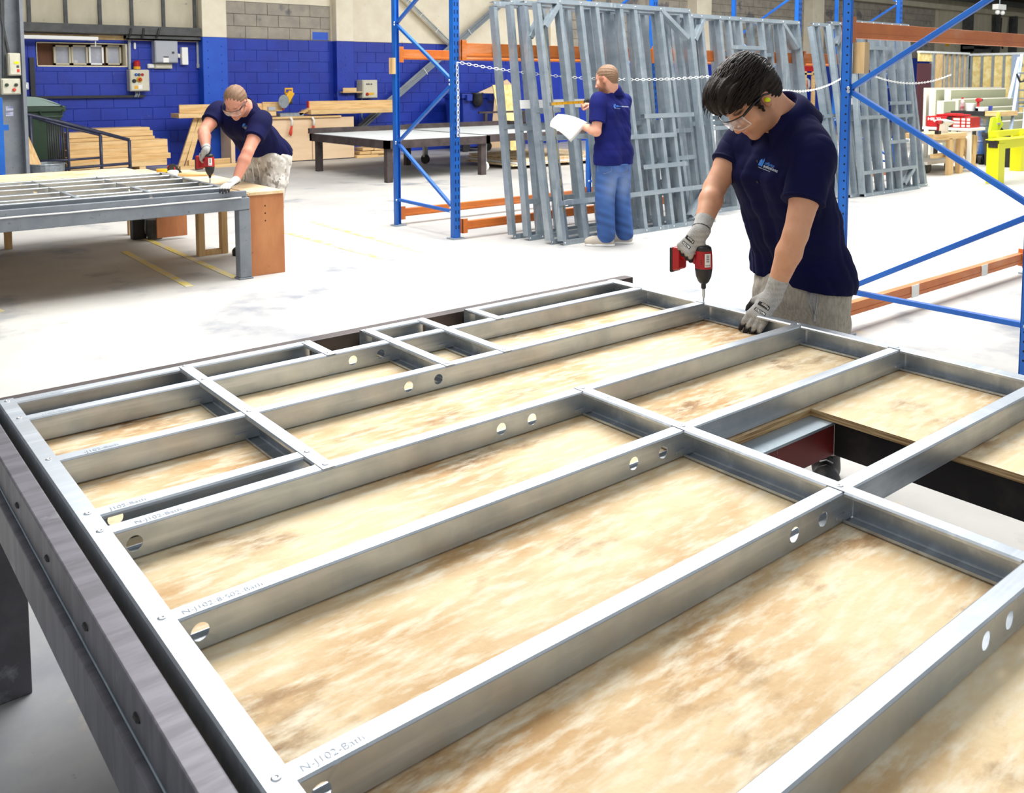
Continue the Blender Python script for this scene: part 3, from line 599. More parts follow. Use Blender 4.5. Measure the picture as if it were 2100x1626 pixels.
t, f, yy = wallbox('small grey socket sticking out right of the grey column', 46, 169, 58, 184, M['boxgrey'], .08, YC+.1); patch(t, f, 50, 173, 55, 181, M['white'])
for i, yq in enumerate((218, 229)):
    pl = MB(); p0, p1 = ony(12, yq+9, YC), ony(27, yq, YC); tag(obj('column_notice', pl.box(p0[0], p1[0], YC-.004, YC, p0[2], p1[2]), mat('notice%d' % i, (196, 200, 220), .6, c2=(120, 126, 170), scale=(4, 4, 60), lo=.5, hi=.55)), ('upper' if i == 0 else 'lower')+' of the two small paper notices on the grey column', 'notice', 'notices on the grey column')
a, b, c, d = rect(YC-.5, -14, 200, 7, 368)
t = thing('blue_post', 'bright blue steel post at the extreme left edge beside the grey column', 'post', ((a+b)/2, YC-.5, 0)); obj('post', MB().box(a, b, YC-.55, YC-.45, 0, d), M['blue'], t, bevel=.004); obj('handle', MB().box(b, b+.06, YC-.54, YC-.5, d-.42, d-.35), M['blue'], t)
# wheelie bin
YB = 15.3; a, b, c, d = rect(YB, 20, 222, 130, 345)
t = thing('wheeled_bin', 'dark green wheeled bin with a pale lid behind the railing, left', 'bin', ((a+b)/2, YB+.4, 0))
mb = MB(); vs = []
for z, k in ((.12, .08), (d-.02, 0)): vs += [(a+k, YB+k, z), (b-k, YB+k, z), (b-k, YB+.85-k, z), (a+k, YB+.85-k, z)]
obj('body', mb.add(vs, [(3, 2, 1, 0), (4, 5, 6, 7), (0, 1, 5, 4), (1, 2, 6, 5), (2, 3, 7, 6), (3, 0, 4, 7)]), M['green'], t, bevel=.03)
obj('rim', MB().box(a-.03, b+.05, YB-.03, YB+.88, d-.06, d+.03), M['green'], t, bevel=.015)
prof = [(a-.03, YB-.05, d+.03)]+[(a-.03+(b-a+.04)*k/8, YB-.05, d+.03+.15*math.sin(math.pi*(.18+.82*k/8))) for k in range(9)]+[(b+.02, YB-.05, d+.03)]
obj('lid', MB().prism(prof, (0, 0, 0), (0, .95, 0)), M['greenlid'], t, bevel=.02)
obj('handle', MB().tube([(b-.32, YB-.02, d-.05), (b-.3, YB-.08, d-.13), (b-.02, YB-.08, d-.13), (b, YB-.02, d-.03)], .018, 8), M['green'], t, smooth=True)
for x in (a+.15, b-.15): obj('wheel', MB().lathe([(.1, -.03), (.1, .03)], (x, YB+.15, .1), (1, 0, 0), 14), M['black'], t)
# railing
YR = 14.6
t = thing('railing', 'dark steel ramp railing with close balusters in front of the green bin', 'railing', tuple(onz(150, 360)))
def rp(px, py): return ony(px, py, YR)
for pts, r in [(((40, 234), (62, 236), (132, 252), (265, 287)), .028), (((60, 238), (135, 260), (206, 277)), .02), (((80, 330), (140, 328), (206, 323)), .018), (((110, 348), (180, 342), (265, 335)), .022)]:
    obj('rail', MB().tube([rp(*p) for p in pts], r, 8), M['steelblue'], t, smooth=True)
for px, ya, r in ((62, 236, .024), (206, 277, .024), (265, 287, .026), (138, 262, .022)):
    p = rp(px, ya); obj('railing_post', MB().tube([p, (p[0], YR, 0)], r, 8), M['steelblue'], t, smooth=True)
for k in range(8):
    px = 97+k*4.6; p = rp(px, 247+k*1.1); obj('baluster', MB().tube([p, (p[0], YR, .12)], .011, 6), M['black'], t, smooth=True)
# galvanised tub with laths
p = ony(95, 358, 14.2); a, b, c, d = rect(14.2, 56, 336, 134, 362)
t = thing('metal_tub', 'round galvanised tub of timber offcuts beside the grey column', 'tub', ((a+b)/2, 14.2, 0)); r = (b-a)/2
obj('tub', MB().lathe([(r*.82, .0), (r*.86, d*.5), (r*.9, d*.55), (r*.9, d*.62), (r*.94, d*.66), (r*.97, d), (r*.93, d), (r*.8, .03)], ((a+b)/2, 14.2, 0), (0, 0, 1), 24), M['zinc'], t, smooth=False)
obj('rim', MB().tube([((a+b)/2+r*.97*math.cos(k*math.pi/12), 14.2+r*.97*math.sin(k*math.pi/12), d) for k in range(25)], .012, 6, False), M['zinc'], t)
for i, (x0, y0, x1, y1) in enumerate([(60, 345, 47, 283), (66, 345, 47, 262), (72, 345, 50, 272), (78, 345, 49, 290), (84, 345, 52, 274)]):
    tag(obj('timber_lath', MB().bar(ony(x0, y0, 14.15+.03*i), ony(x1, y1, 14.45+.03*i), .045, .02, (0, 1, 0)), M['woodz']), ['leftmost','second','third','fourth','rightmost'][i]+' thin timber lath from the left standing in the galvanised tub', 'lath', 'laths in the tub')
# timber stack (each plank its own object)
YT = 15.55; rows = [(137, 355, 344, 330), (137, 354, 330, 318), (137, 353, 318, 304), (139, 351, 304, 289), (139, 324, 289, 281), (139, 316, 281, 270), (196, 312, 270, 262)]
n = 0; 
for i, (xa, xb, yb, yt) in enumerate(rows):
    q = rect(YT+.08*i, xa, yt, xb, yb)
    for k in range(2 if i > 1 else 3):
        y = YT+.08*i+k*.21; zj = random.uniform(-.006, 0)
        o = obj('timber_plank', MB().box(q[0], q[1]-random.uniform(0, .12)-.02*k, y, y+.2, q[2]+.003, q[3]+zj), M['wood'], bevel=.004)
        pos = ['bottom', 'second', 'third', 'fourth', 'fifth', 'sixth', 'topmost'][i]
        tag(o, 'pale sawn plank, %s layer of the timber pile by the railing, %s row' % (pos, ['front', 'next', 'rear'][k]), 'plank', 'planks in the timber pile')
q0 = rect(YT, 137, 344, 355, 344)
for x in (q0[0]+.4, q0[1]-.5): tag(obj('pile_bearer', MB().box(x-.05, x+.05, YT, YT+.75, 0, q0[2]), M['wood']), 'short timber bearer under the %s end of the timber pile' % ('left' if x < q0[0]+1 else 'right'), 'bearer')
M['palealu'] = mat('pale_aluminium', (176, 196, 222), .4, .3)
# ------------------------------------------------------------------ saw bench along the blue wall
YS = 16.2
t = thing('saw_bench', 'long saw bench faced with pale board against the blue wall, behind the stooping man', 'bench', (7, YS, 0))
a, b, c, d = rect(YS, 500, 240, 725, 326); a1 = rect(YS, 640, 240, 725, 318)
obj('front_board', MB().box(a+.3, a1[0], YS, YS+.018, .02, d-.02), M['mdf'], t); obj('front_board', MB().box(a1[0]+.004, b, YS-.02, YS, .02, d-.02), M['mdf'], t)
obj('worktop', MB().box(a+.2, b-.3, YS-.06, YS+.6, d-.02, d+.015), M['wood'], t)
q = rect(YS, 362, 232, 450, 241); obj('worktop_arm', MB().box(q[0], a+.6, YS-.12, YS+.3, q[2], q[3]), M['wood'], t); q = rect(YS+.2, 366, 214, 470, 232); obj('fence_board', MB().box(q[0], a+.7, YS+.15, YS+.19, q[2]-.02, q[3]), M['wood'], t)
q = rect(YS, 632, 223, 810, 232); obj('worktop_arm', MB().box(q[0], q[1], YS-.12, YS+.3, q[2], q[3]), M['wood'], t); q = rect(YS+.15, 632, 206, 806, 224); obj('fence_board', MB().box(q[0], q[1], YS+.12, YS+.16, q[2]-.02, q[3]), M['wood'], t)
obj('red_end', MB().box(q[0]-.02, q[0], YS+.1, YS+.18, q[2]-.02, q[3]), M['redpaint'], t); q = rect(YS+.1, 540, 209, 580, 224); obj('fence_board', MB().box(q[0], q[1], YS+.12, YS+.16, q[2]-.04, q[3]), M['wood'], t); obj('red_end', MB().box(q[1], q[1]+.03, YS+.1, YS+.18, q[2]-.02, q[3]), M['redpaint'], t)
for (x0, y0), (x1, y1) in (((402, 242), (370, 325)), ((411, 242), (384, 325))):
    obj('sloping_leg', MB().bar(ony(x0, y0, YS+.05), (ony(x1, y1, YS)[0], YS+.05, .0), .09, .05, (0, 1, 0)), M['wood'], t)
obj('skirt', MB().box(ony(385, 320, YS)[0], ony(470, 320, YS)[0], YS-.05, YS, .03, .15), M['wood'], t); obj('skirt', MB().box(ony(362, 330, YS)[0], ony(480, 330, YS)[0], YS-.2, YS-.1, 0, .06), M['wood'], t)
obj('side_board', MB().box(ony(474, 300, YS)[0], ony(482, 300, YS)[0], YS, YS+.5, 0, d-.03), M['mdf'], t)
for i, (px, py) in enumerate(((595, 240), (640, 240))):
    p = V(ony(px, py, YS-.06)); k = thing('hanging_handle', 'red and white tool handle hanging on the saw bench front, '+('left' if i == 0 else 'right')+' one', 'handle', tuple(p), 'tool handles on the saw bench')
    obj('white_grip', MB().tube([p, p+V((.04, 0, -.06)), p+V((.03, 0, -.17))], .022, 8), M['white'], k, smooth=True)
    obj('red_grip', MB().tube([p+V((.03, 0, -.17)), p+V((.0, 0, -.32)), p+V((.01, 0, -.36))], [.02, .035, .015], 8), M['redpaint'], k, smooth=True)
p = V(ony(590, 207, YS+.1)); t = thing('mitre_saw', 'yellow mitre saw standing on the saw bench against the blue wall', 'saw', tuple(p))
obj('arm', MB().bar(ony(583, 215, YS+.1), ony(598, 188, YS+.1), .08, .13, (1, 0, 0)), M['yellowtool'], t, bevel=.02)
hp = [ony(a, b, YS+.1) for a, b in ((585, 192), (585, 182), (599, 182), (599, 192), (592, 194), (585, 192))]; obj('handle', MB().tube(hp, .022, 8), M['yellowtool'], t, smooth=True)
obj('blade', MB().lathe([(.13, -.004), (.13, .004)], tuple(ony(582, 208, YS+.02)), (.3, -1, 0), 24), M['zinc'], t); obj('motor', MB().lathe([(.06, -.1), (.06, .1)], tuple(ony(588, 208, YS+.2)), (1, 0, 0), 12), M['darkgrey'], t)
q = rect(YS+.1, 570, 229, 618, 236); obj('base', MB().box(q[0], q[1], YS, YS+.4, d+.015, d+.08), M['zinc'], t)
tag(obj('digital_gauge', MB().box(*rect(YS-.05, 548, 219, 563, 227)[:2], YS-.1, YS-.04, *rect(YS-.05, 548, 219, 563, 227)[2:]), M['boxgrey'], bevel=.01), 'small grey digital gauge on the saw bench next to the stooping man', 'gauge')
q = rect(YS+.05, 612, 222, 634, 232); tag(obj('timber_offcut', MB().bar((q[0], YS+.05, d+.05), (q[1], YS+.05, d+.15), .1, .05), M['wood']), 'pale timber offcut tilted on the saw bench beside the mitre saw', 'offcut')
for i in range(9):
    x = ony(727+i*7.5, 310, YS)[0]; z = (i % 3)*.07
    tag(obj('timber_offcut', MB().box(x, x+.5, YS-.1+.03*(i % 4), YS+.3, z, z+.06), M['wood'], bevel=.004), ['leftmost','second','third','fourth','fifth','sixth','seventh','eighth','rightmost'][i]+' timber offcut from the left in the floor pile behind the dark steel table', 'offcut', 'offcuts beside the saw bench')
# ------------------------------------------------------------------ second table (left) with a frame on it
t = thing('assembly_table', 'grey steel table on the left with a plywood extension, the stooping man works on it', 'table', (1.5, 8, 0))
t2z = .672
obj('front_beam', MB().box(-2.0, 2.82, 6.75, 6.83, .552, .648), M['greypaint'], t, bevel=.006); obj('front_upstand', MB().box(-2.0, 2.80, 6.76, 6.80, .652, .70), M['greypaint'], t, bevel=.004)
obj('weld_line', MB().tube([(-2+.25*i, 6.748, .649+.002*(i % 2)) for i in range(20)], .006, 6), M['white'], t)
obj('back_beam', MB().box(-2.0, 2.82, 9.25, 9.33, .55, .65), M['greypaint'], t); obj('end_beam', MB().box(2.72, 2.82, 6.83, 9.3, .55, .65), M['darksteel'], t)
obj('plywood_top', MB().box(-2.0, 2.84, 6.80, 9.4, .652, t2z), M['ply'], t); obj('plywood_extension', MB().box(2.842, 3.125, 6.80, 9.0, .652, t2z+.004), M['ply'], t)
obj('plywood_back_board', MB().box(-2, 2.66, 8.62, 9.45, t2z, t2z+.02), M['ply'], t)
obj('leg', MB().box(2.73, 2.825, 6.755, 6.85, .012, .55).box(2.72, 2.835, 6.745, 6.86, 0, .012), M['greypaint'], t, bevel=.006)
for nm, x0, x1, y0, y1, m in (('end_panel', 2.835, 3.13, 6.81, 6.835, 'orangeply'), ('panel', 2.78, 3.075, 8.93, 8.95, 'orangeply'), ('leg', 2.62, 2.75, 9.15, 9.25, 'blacksteel'), ('timber_leg', 2.82, 2.875, 7.9, 7.98, 'woodz'), ('timber_leg', 3.03, 3.085, 7.9, 7.98, 'woodz'), ('timber_leg', 1.55, 1.61, 9.4, 9.46, 'woodz'), ('timber_leg', 2.67, 2.73, 9.46, 9.52, 'woodz'), ('leg', -1.8, -1.7, 6.76, 6.85, 'greypaint')):
    obj(nm, MB().box(x0, x1, y0, y1, 0 if nm != 'panel' else .03, .652), M[m], t, bevel=.003)
obj('timber_rail', MB().box(2.875, 3.03, 7.91, 7.97, .0, .045), M['woodz'], t)
for x, z in ((2.97, .56), (2.97, .5), (2.97, .44)): obj('screw_hole', MB().lathe([(.006, 0), (.006, .001)], (x, 6.81, z), (0, -1, 0), 8), M['hole'], t)
f2 = thing('wall_panel_frame', 'galvanised steel frame lying flat on the grey table at the left', 'steel frame', (1, 7.5, t2z))
z1, z0 = t2z+.06, t2z+.001
def g2p(n, mb): return obj(n, mb, M['galv'], f2, solid=.002)
ry = [6.84, 7.02, 7.34, 7.72, 8.05, 8.31]
for i, y in enumerate(ry): g2p('stud' if 0 < i < 5 else 'track', csec(MB(), 'x', -2, 2.64, y, -1 if i < 5 else 1, z1, z0, holes=(.2, .9, 1.5) if i % 2 else (.5, 2.1), w=.045))
g2p('end_track', csec(MB(), 'y', 6.82, 8.34, 2.64, -1, z1+.002, z0, w=.045, lip=0))
for x in (.9, 2.1, 1.6): g2p('noggin', csec(MB(), 'y', ry[0 if x > .9 else 2], ry[2 if x > .9 else 4], x, 1, z1+.002, z0, lip=0, gaps=[(y-.025, y+.025) for y in ry]))
p = V(onz(352, 352, t2z+.02)); k = thing('tape_case', 'small red and black tape case lying on the left table', 'tape measure', tuple(p))
obj('case', MB().lathe([(.03, -.03), (.042, -.02), (.042, .02), (.03, .03)], p+V((0, 0, .03)), (.3, 1, 0), 14), M['red'], k); obj('grip', MB().prism([(p.x-.07, p.y-.035, p.z-.012), (p.x+.09, p.y-.035, p.z-.012), (p.x+.02, p.y-.035, p.z+.075), (p.x-.02, p.y-.035, p.z+.075)], (0, 0, 0), (0, .03, 0)), M['black'], k)
p = V(onz(355, 359, t2z+.02)); tag(obj('white_reel', MB().lathe([(.035, 0), (.05, .01), (.05, .05), (.035, .06)], p+V((0, 0, -.015)), (0, 0, 1), 14), M['white'], smooth=False), 'small round white reel on the left table beside the wooden handle', 'reel')
p = V(onz(362, 359, t2z+.02)); tag(obj('wooden_handle', MB().tube([p, p+V((.3, .0, 0))*1.0+V((.0, -.12, 0))], [.018, .022], 8), M['wood'], smooth=True), 'pale wooden tool handle lying on the left table by the stooping man', 'handle')
tag(obj('yellow_tape', MB().lathe([(.05, 0), (.05, .03)], V(onz(332, 353, t2z+.025)), (0, 0, 1), 14), M['yellowtool']), 'flat yellow tape roll lying on the left table near its far edge', 'tape')
p = V((2.81, 9.1, 0)); k = thing('paint_pot', 'small dark pot with a grey lid under the left table', 'pot', tuple(p)); obj('pot', MB().lathe([(.07, 0), (.085, .2)], p, (0, 0, 1), 16), M['darkgrey'], k); obj('lid', MB().lathe([(.09, .2), (.09, .235), (.07, .24)], p, (0, 0, 1), 16), M['boxgrey'], k); obj('handle', MB().tube([p+V((-.085, 0, .2)), p+V((-.1, -.03, .1)), p+V((-.085, 0, .06))], .004, 6), M['galv2'], k)
# ------------------------------------------------------------------ dark tables in the middle distance
def darktable(label, x0, x1, y0, y1, z, legs, ups, cat='table', cast=()):
    t = thing('steel_table', label, cat, ((x0+x1)/2, (y0+y1)/2, 0))
    obj('top', MB().box(x0+.06, x1-.03, y0+.06, y1-.04, z-.025, z), M['whitetop'], t)
    for n, e in (('front_beam', (x0, x1, y0, y0+.08)), ('back_beam', (x0, x1, y1-.08, y1)), ('side_beam', (x0, x0+.08, y0, y1)), ('side_beam', (x1-.08, x1, y0, y1))): obj(n, MB().box(*e, z-.13, z-.004), M['brownsteel'], t)
    for x, y in legs: obj('leg', MB().box(x-.05, x+.05, y-.05, y+.05, 0 if not cast else z-.16, z-.13), M['brownsteel'], t)
    for e in ups: obj('upstand', MB().box(*e, z, z+.09), M['brownsteel'], t)
    for x, y in cast:
        obj('caster_fork', MB().box(x-.04, x+.04, y-.03, y+.03, .13, z-.13), M['zinc'], t); obj('caster_wheel', MB().lathe([(.09, -.025), (.09, .025)], (x, y, .09), (1, .3, 0), 16), M['white'] if y < 12.5 else M['black'], t)
    return t
darktable('dark steel table with a white top in front of the saw bench', 7.1, 9.1, 11.8, 14.35, .655, [(7.2, 11.9), (7.2, 14.2), (9.0, 14.2), (9.0, 11.9)], [(7.08, 9.1, 14.3, 14.36), ])
darktable('dark steel table on castors with a white top, half hidden by the left rack', 9.15, 11.6, 12.05, 14.5, .655, [(9.3, 12.2), (11.4, 12.2), (9.3, 14.3), (11.4, 14.3)], [(9.15, 11.6, 14.44, 14.5), (11.54, 11.6, 12.05, 14.5)], cast=((9.35, 12.3), (11.4, 12.3), (9.4, 14.2), (11.4, 14.2)))
t = thing('plywood_stack', 'low pile of plywood sheets on the floor behind the leaning frames', 'plywood', (11.2, 13.4, 0))
for i in range(4): obj('plywood_sheet', MB().box(9.9+.1*i, 12.3, 12.2, 13.6+.1*i, .06+.03*i, .085+.03*i), M['ply'] if i != 1 else M['white'], t)
for x in (10.4, 11.8): obj('bearer', MB().box(x, x+.1, 12.3, 13.6, 0, .06), M['blacksteel'], t)
# blue wheeled bin and boards behind
a, b, c, d = rect(15.9, 949, 192, 1016, 285)
t = thing('wheeled_bin', 'blue wheeled bin with a black bag against the blue wall', 'bin', ((a+b)/2, 16.2, 0)); vs = []
for z, k in ((.1, .08), (d, 0)): vs += [(a+k, 15.9+k, z), (b-k, 15.9+k, z), (b-k, 16.6-k, z), (a+k, 16.6-k, z)]
obj('body', MB().add(vs, [(3, 2, 1, 0), (4, 5, 6, 7), (0, 1, 5, 4), (1, 2, 6, 5), (2, 3, 7, 6), (3, 0, 4, 7)]), M['binblue'], t, bevel=.02); obj('rim', MB().box(a-.04, b+.04, 15.86, 16.64, d-.1, d), M['binblue'], t, bevel=.01)
for x in (a+.05, b-.25): obj('lug', MB().box(x, x+.14, 15.8, 15.87, d-.15, d-.02), M['binblue'], t)
for x in (a+.15, b-.15): obj('wheel', MB().lathe([(.1, -.03), (.1, .03)], (x, 16.0, .1), (0, 1, 0), 14), M['black'], t)
p = V(ony(979, 205, 15.85)); tag(obj('black_bag', MB().lathe([(.03, -.16), (.1, -.1), (.13, 0), (.12, .12), (.14, .16)], p, (0, 0, 1), 12), M['black'], smooth=True), 'shiny black bag bulging over the front of the blue wheeled bin', 'bag')
q = [ony(968, 196, 16.6), ony(1040, 163, 16.6), ony(1052, 176, 16.6), ony(1052, 285, 16.6), ony(985, 285, 16.6)]
for e in q[3:]: e[2] = 0
tag(obj('pointed_board', MB().prism(q, (0, 0, 0), (0, .03, 0)), M['mdf']), 'pale pointed sheet of board leaning behind the blue wheeled bin', 'board')
a, b, c, d = rect(15.6, 1011, 174, 1054, 285); tag(obj('yellow_board', MB().prism([(a, 15.6, d), (b, 15.6, d), (b+.1, 15.3, 0), (a+.1, 15.3, 0)], (0, 0, 0), (0, .03, 0)), M['osb']), 'tall pale yellow board standing right of the blue wheeled bin', 'board')
t = thing('bar_stand', 'thin dark steel stand with a flat bar in front of the blue wheeled bin', 'stand', tuple(onz(997, 285)))
p = ony(982, 231, 14.9); obj('flat_bar', MB().box(p[0], p[0]+1.4, 14.88, 14.93, p[2]-.02, p[2]+.02), M['brownsteel'], t); p = ony(996, 232, 14.9); obj('upright_bar', MB().box(p[0]-.03, p[0]+.03, 14.88, 14.93, 0, p[2]), M['brownsteel'], t); obj('upright_bar', MB().box(p[0]+1.0, p[0]+1.06, 14.88, 14.93, 0, p[2]), M['brownsteel'], t)
# ------------------------------------------------------------------ far right: panels, boards, tools
def osbwall(label, x0, x1, y, h, n, m, corner=True, yd=0):
    t = thing('stud_wall_panel', label, 'wall panel', ((x0+x1)/2, y, 0))
    obj('sheathing', MB().box(x0, x1, y+.06, y+.075, 0, h), m, t)
    for i in range(n+1):
        x = x0+(x1-x0)*i/n; wd = .12 if i in (0,) else .045
        obj('stud', MB().box(x-wd/2, x+wd/2, y, y+.058, 0, h), M['galv2'], t)
    obj('top_track', MB().box(x0-.05, x1+.05, y-.01, y+.08, h, h+.05), M['whitetop'], t); obj('bottom_track', MB().box(x0, x1, y-.008, y+.07, 0, .05), M['galv2'], t)
    return t
def osbwallx(label, x0, x1, y, h, n, m):                # the same kind of panel turned to face the hall
    X0 = x0; ye_ = onx(2130, 115, X0)[1]; t = thing('stud_wall_panel', label, 'wall panel', (X0, y, 0))
    obj('sheathing', MB().box(X0+.06, X0+.075, ye_, y, 0, h), m, t)
    for i in range(n+1):
        yy = y+(ye_-y)*i/n; obj('stud', MB().box(X0, X0+.058, yy-.025, yy+.025, 0, h), M['galv2'], t)
    obj('top_track', MB().box(X0-.01, X0+.08, ye_, y+.05, h, h+.06), M['whitetop'], t); obj('bottom_track', MB().box(X0-.008, X0+.07, ye_, y, 0, .05), M['galv2'], t)
    obj('mid_rail', MB().box(X0, X0+.058, y+(ye_-y)*.72, ye_, h*.42, h*.42+.05), M['galv2'], t); obj('corner_brace', MB().bar((X0-.01, y+(ye_-y)*.68, h), (X0-.01, y+(ye_-y)*.78, h-.3), .05, .03, (1, 0, 0)), M['galv2'], t)
    return t
xa = ony(1934, 110, 11)[0]; xb = ony(1987, 110, 11)[0]; hh = ony(1960, 111, 11)[2]
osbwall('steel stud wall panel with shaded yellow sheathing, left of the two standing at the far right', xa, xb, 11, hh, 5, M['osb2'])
xc = ony(1992, 115, 11.6)[0]; xd = ony(2130, 115, 11.6)[0]; t = osbwallx('bright yellow sheathed stud wall panel standing at the far right edge', xc, xd, 11.6, ony(2040, 116, 11.6)[2], 6, M['osb']); x5 = ony(2080, 112, 11.5)[0]
x5 = onx(2085, 115, xc)[1]; obj('corner_post', MB().box(xc-.06, xc-.002, x5-.1, x5+.1, 0, hh), M['palealu'], t)
t = thing('door_panel', 'maroon door leaf in a steel stud frame behind the right-hand stack of frames', 'door panel', (xa-.5, 11, 0))
x0 = ony(1884, 150, 11)[0]; x1 = ony(1910, 150, 11)[0]; zt_ = ony(1898, 130, 11)[2]
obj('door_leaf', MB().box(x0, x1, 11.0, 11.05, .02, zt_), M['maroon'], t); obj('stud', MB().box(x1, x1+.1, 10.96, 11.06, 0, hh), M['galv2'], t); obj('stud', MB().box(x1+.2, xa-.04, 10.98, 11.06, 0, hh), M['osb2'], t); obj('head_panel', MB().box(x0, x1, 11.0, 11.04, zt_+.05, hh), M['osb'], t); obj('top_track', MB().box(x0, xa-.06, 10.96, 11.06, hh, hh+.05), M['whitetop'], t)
for i, (xl, yt, xr, yy, lab) in enumerate([(1907, 181, 2052, 9.4, 'tallest green plasterboard sheet at the back of the stack, far right'), (1919, 183, 2062, 9.2, 'second tallest green plasterboard sheet in the far right stack'), (1950, 184, 2062, 9.0, 'handwritten green plasterboard sheet in the middle of the far right stack'),
        (1966, 203, 2077, 8.8, 'green plasterboard sheet behind the red drill on the drum top'), (1936, 208, 1960, 8.7, 'narrow green plasterboard strip above the red tool case'), (2020, 220, 2082, 8.6, 'low green plasterboard sheet right of the blue cup'), (2040, 232, 2150, 8.4, 'low green plasterboard sheet behind the hi-vis vest'), (2050, 247, 2150, 8.2, 'lowest green plasterboard sheet in front of the far right stack')]):
    x0, x1 = ony(xl, 200, yy)[0], ony(xr, 200, yy)[0]; z = ony((xl+xr)/2, yt, yy)[2]
    o = thing('plasterboard_sheet', lab, 'plasterboard', ((x0+x1)/2, yy, 0), 'plasterboard sheets at the far right'); obj('board_face', MB().box(x0, x1, yy, yy+.06, 0, z), M['plaster'], o); obj('white_edge', MB().box(x0-.16, x0, yy, yy+.06, 0, z).box(x0-.16, x1, yy+.0, yy+.06, z, z+.02), M['plasteredge'], o)
    if i in (2, 6): writing('5 No 8A' if i == 2 else 'S 22 x 1200', .16, (x0+.9, yy-.002, z-.3), (1, 0, 0), (0, 0, 1), M['darkgrey'], o, name='handwriting')
# trolley with tool cases
YD = 7.3
t = thing('tool_trolley', 'white wheeled trolley loaded with tool cases, far right', 'trolley', tuple(onz(1960, 352)))
a, b, c, d = rect(YD, 1943, 262, 1988, 350)
for z in (.55, .2): obj('shelf', MB().box(a-.9, b, YD-.1, YD+.6, z-.05, z), M['white'] if z < .6 else M['darkgrey'], t)
for x in (a-.02, b-.1): obj('side_frame', MB().box(x, x+.07, YD-.12, YD-.06, .15, d).box(x, x+.07, YD+.55, YD+.6, .15, d), M['white'] if x < a+.1 else M['black'], t)
obj('dark_back', MB().box(a, b, YD+.5, YD+.54, .55, d), M['blacksteel'], t)
for x in (a-.7, a+.05, b-.1): obj('caster_wheel', MB().lathe([(.09, -.03), (.09, .03)], (x, YD, .09), (0, 1, .0), 14), M['darkgrey'], t)
XT = 15.5
def rectx(X, xa, ya, xb, yb):                         # world y/z range of a region on plane x=X
    my, mx = (ya+yb)/2, (xa+xb)/2; return onx(xa, my, X)[1], onx(xb, my, X)[1], onx(mx, yb, X)[2], onx(mx, ya, X)[2]
a, b, c, d = rectx(XT, 1899, 239, 1988, 261)
t = thing('tool_case', 'large red tool case with white lettering on the trolley', 'tool case', (XT, (a+b)/2, c)); mid = a+(b-a)*.48; m2_ = a+(b-a)*.60
obj('case', MB().box(XT, XT+.4, mid, a, c, d), M['red'], t, bevel=.01); obj('grip_end', MB().box(XT+.006, XT+.4, m2_, mid-.002, c, d-.01), M['black'], t); obj('drawer_unit', MB().box(XT+.004, XT+.4, b, m2_-.002, c, d-.01), M['red'], t)
for r_ in range(3):
    for u, v_ in ((.0, .36), (.46, .66), (.75, .93)):
        y0_, y1_ = m2_-.03+(b-m2_)*u, m2_-.03+(b-m2_)*v_; z = c+.015+r_*(d-c-.02)/3; obj('drawer_label', MB().box(XT-.004, XT+.004, y1_, y0_, z, z+(d-c)*.2), M['white'], t)
writing('HILTI', (d-c)*.36, (XT-.003, a-.03, d-(d-c)*.38), (0, -1, 0), (0, 0, 1), M['white'], t, bold=.003, sx=1.5)
a2, b2_, c2, d2 = rectx(XT+.05, 1920, 231, 1975, 237); tag(obj('red_case_lid', MB().box(XT+.05, XT+.35, b2_, a2, d+.002, d+.035).box(XT+.1, XT+.3, b2_+.1, a2-.1, d+.035, d+.05), M['red'], bevel=.006), 'thin flat red case lying on top of the large red tool case', 'tool case')
obj('trolley_deck', MB().box(XT-.03, XT+.5, b-.05, a+.05, c-.05, c-.003), M['white'], bpy.data.objects['tool_trolley'], bevel=.006)
for yy in (a, b): obj('trolley_leg', MB().box(XT, XT+.05, yy-.03, yy+.03, .12, c-.05), M['white'], bpy.data.objects['tool_trolley'])
# drum used as a table
YM = 7.6; a, b, c, d = rect(YM, 1990, 236, 2026, 340)
t = thing('drum_table', 'paint-splashed drum with a black top used as a tool stand, far right', 'drum', ((a+b)/2, YM, 0)); cx = (a+b)/2; r = (b-a)/2
M['splash'] = mat('splashed', (150, 160, 152), .5, c2=(60, 104, 170), scale=(2, 2, 1.5), lo=.45, hi=.55, c3=(196, 178, 150), scale3=(3, 3, 1.2), lo3=.5, hi3=.6)
obj('drum', MB().lathe([(r, .18), (r, .4), (r*1.03, .42), (r, .44), (r, .7), (r*1.03, .72), (r, .74), (r, d)], (cx, YM, 0), (0, 0, 1), 24), M['splash'], t, smooth=False)
XQ = cx-r+.22; q = rectx(cx-r, 1952, 222, 2020, 232); obj('black_top', MB().box(cx-r-.05, cx+r, q[1], q[0], d, d+.08), M['black'], t); q4 = rectx(cx-r, 2021, 221, 2052, 232); obj('timber_block', MB().box(cx-r-.02, cx+r, q4[1], q4[0], d, d+.085), M['wood'], t)
for x in (cx-.35, cx+.35): obj('caster_wheel', MB().lathe([(.09, -.03), (.09, .03)], (x, YM-.2, .09), (0, 1, 0), 14), M['black'], t); obj('caster_plate', MB().box(x-.06, x+.06, YM-.25, YM-.15, .1, .19), M['black'], t)
tz = d+.08
def standing(px, y): p = onx(px, 200, XQ); return V((XQ, p[1], tz))
p = standing(1974, YM-.2); t = thing('bottle', 'clear bottle with a red cap and red liquid on the drum top', 'bottle', tuple(p))
obj('body', MB().lathe([(.04, 0), (.042, .01), (.042, .1), (.034, .125), (.04, .15), (.034, .18), (.018, .21), (.016, .225)], p, (0, 0, 1), 16), mat('bottle_body', (206, 200, 202), .3, c2=(150, 60, 60), scale=(4, 4, 6)), t, smooth=True); obj('cap', MB().lathe([(.019, .225), (.019, .25)], p, (0, 0, 1), 12), M['red'], t)
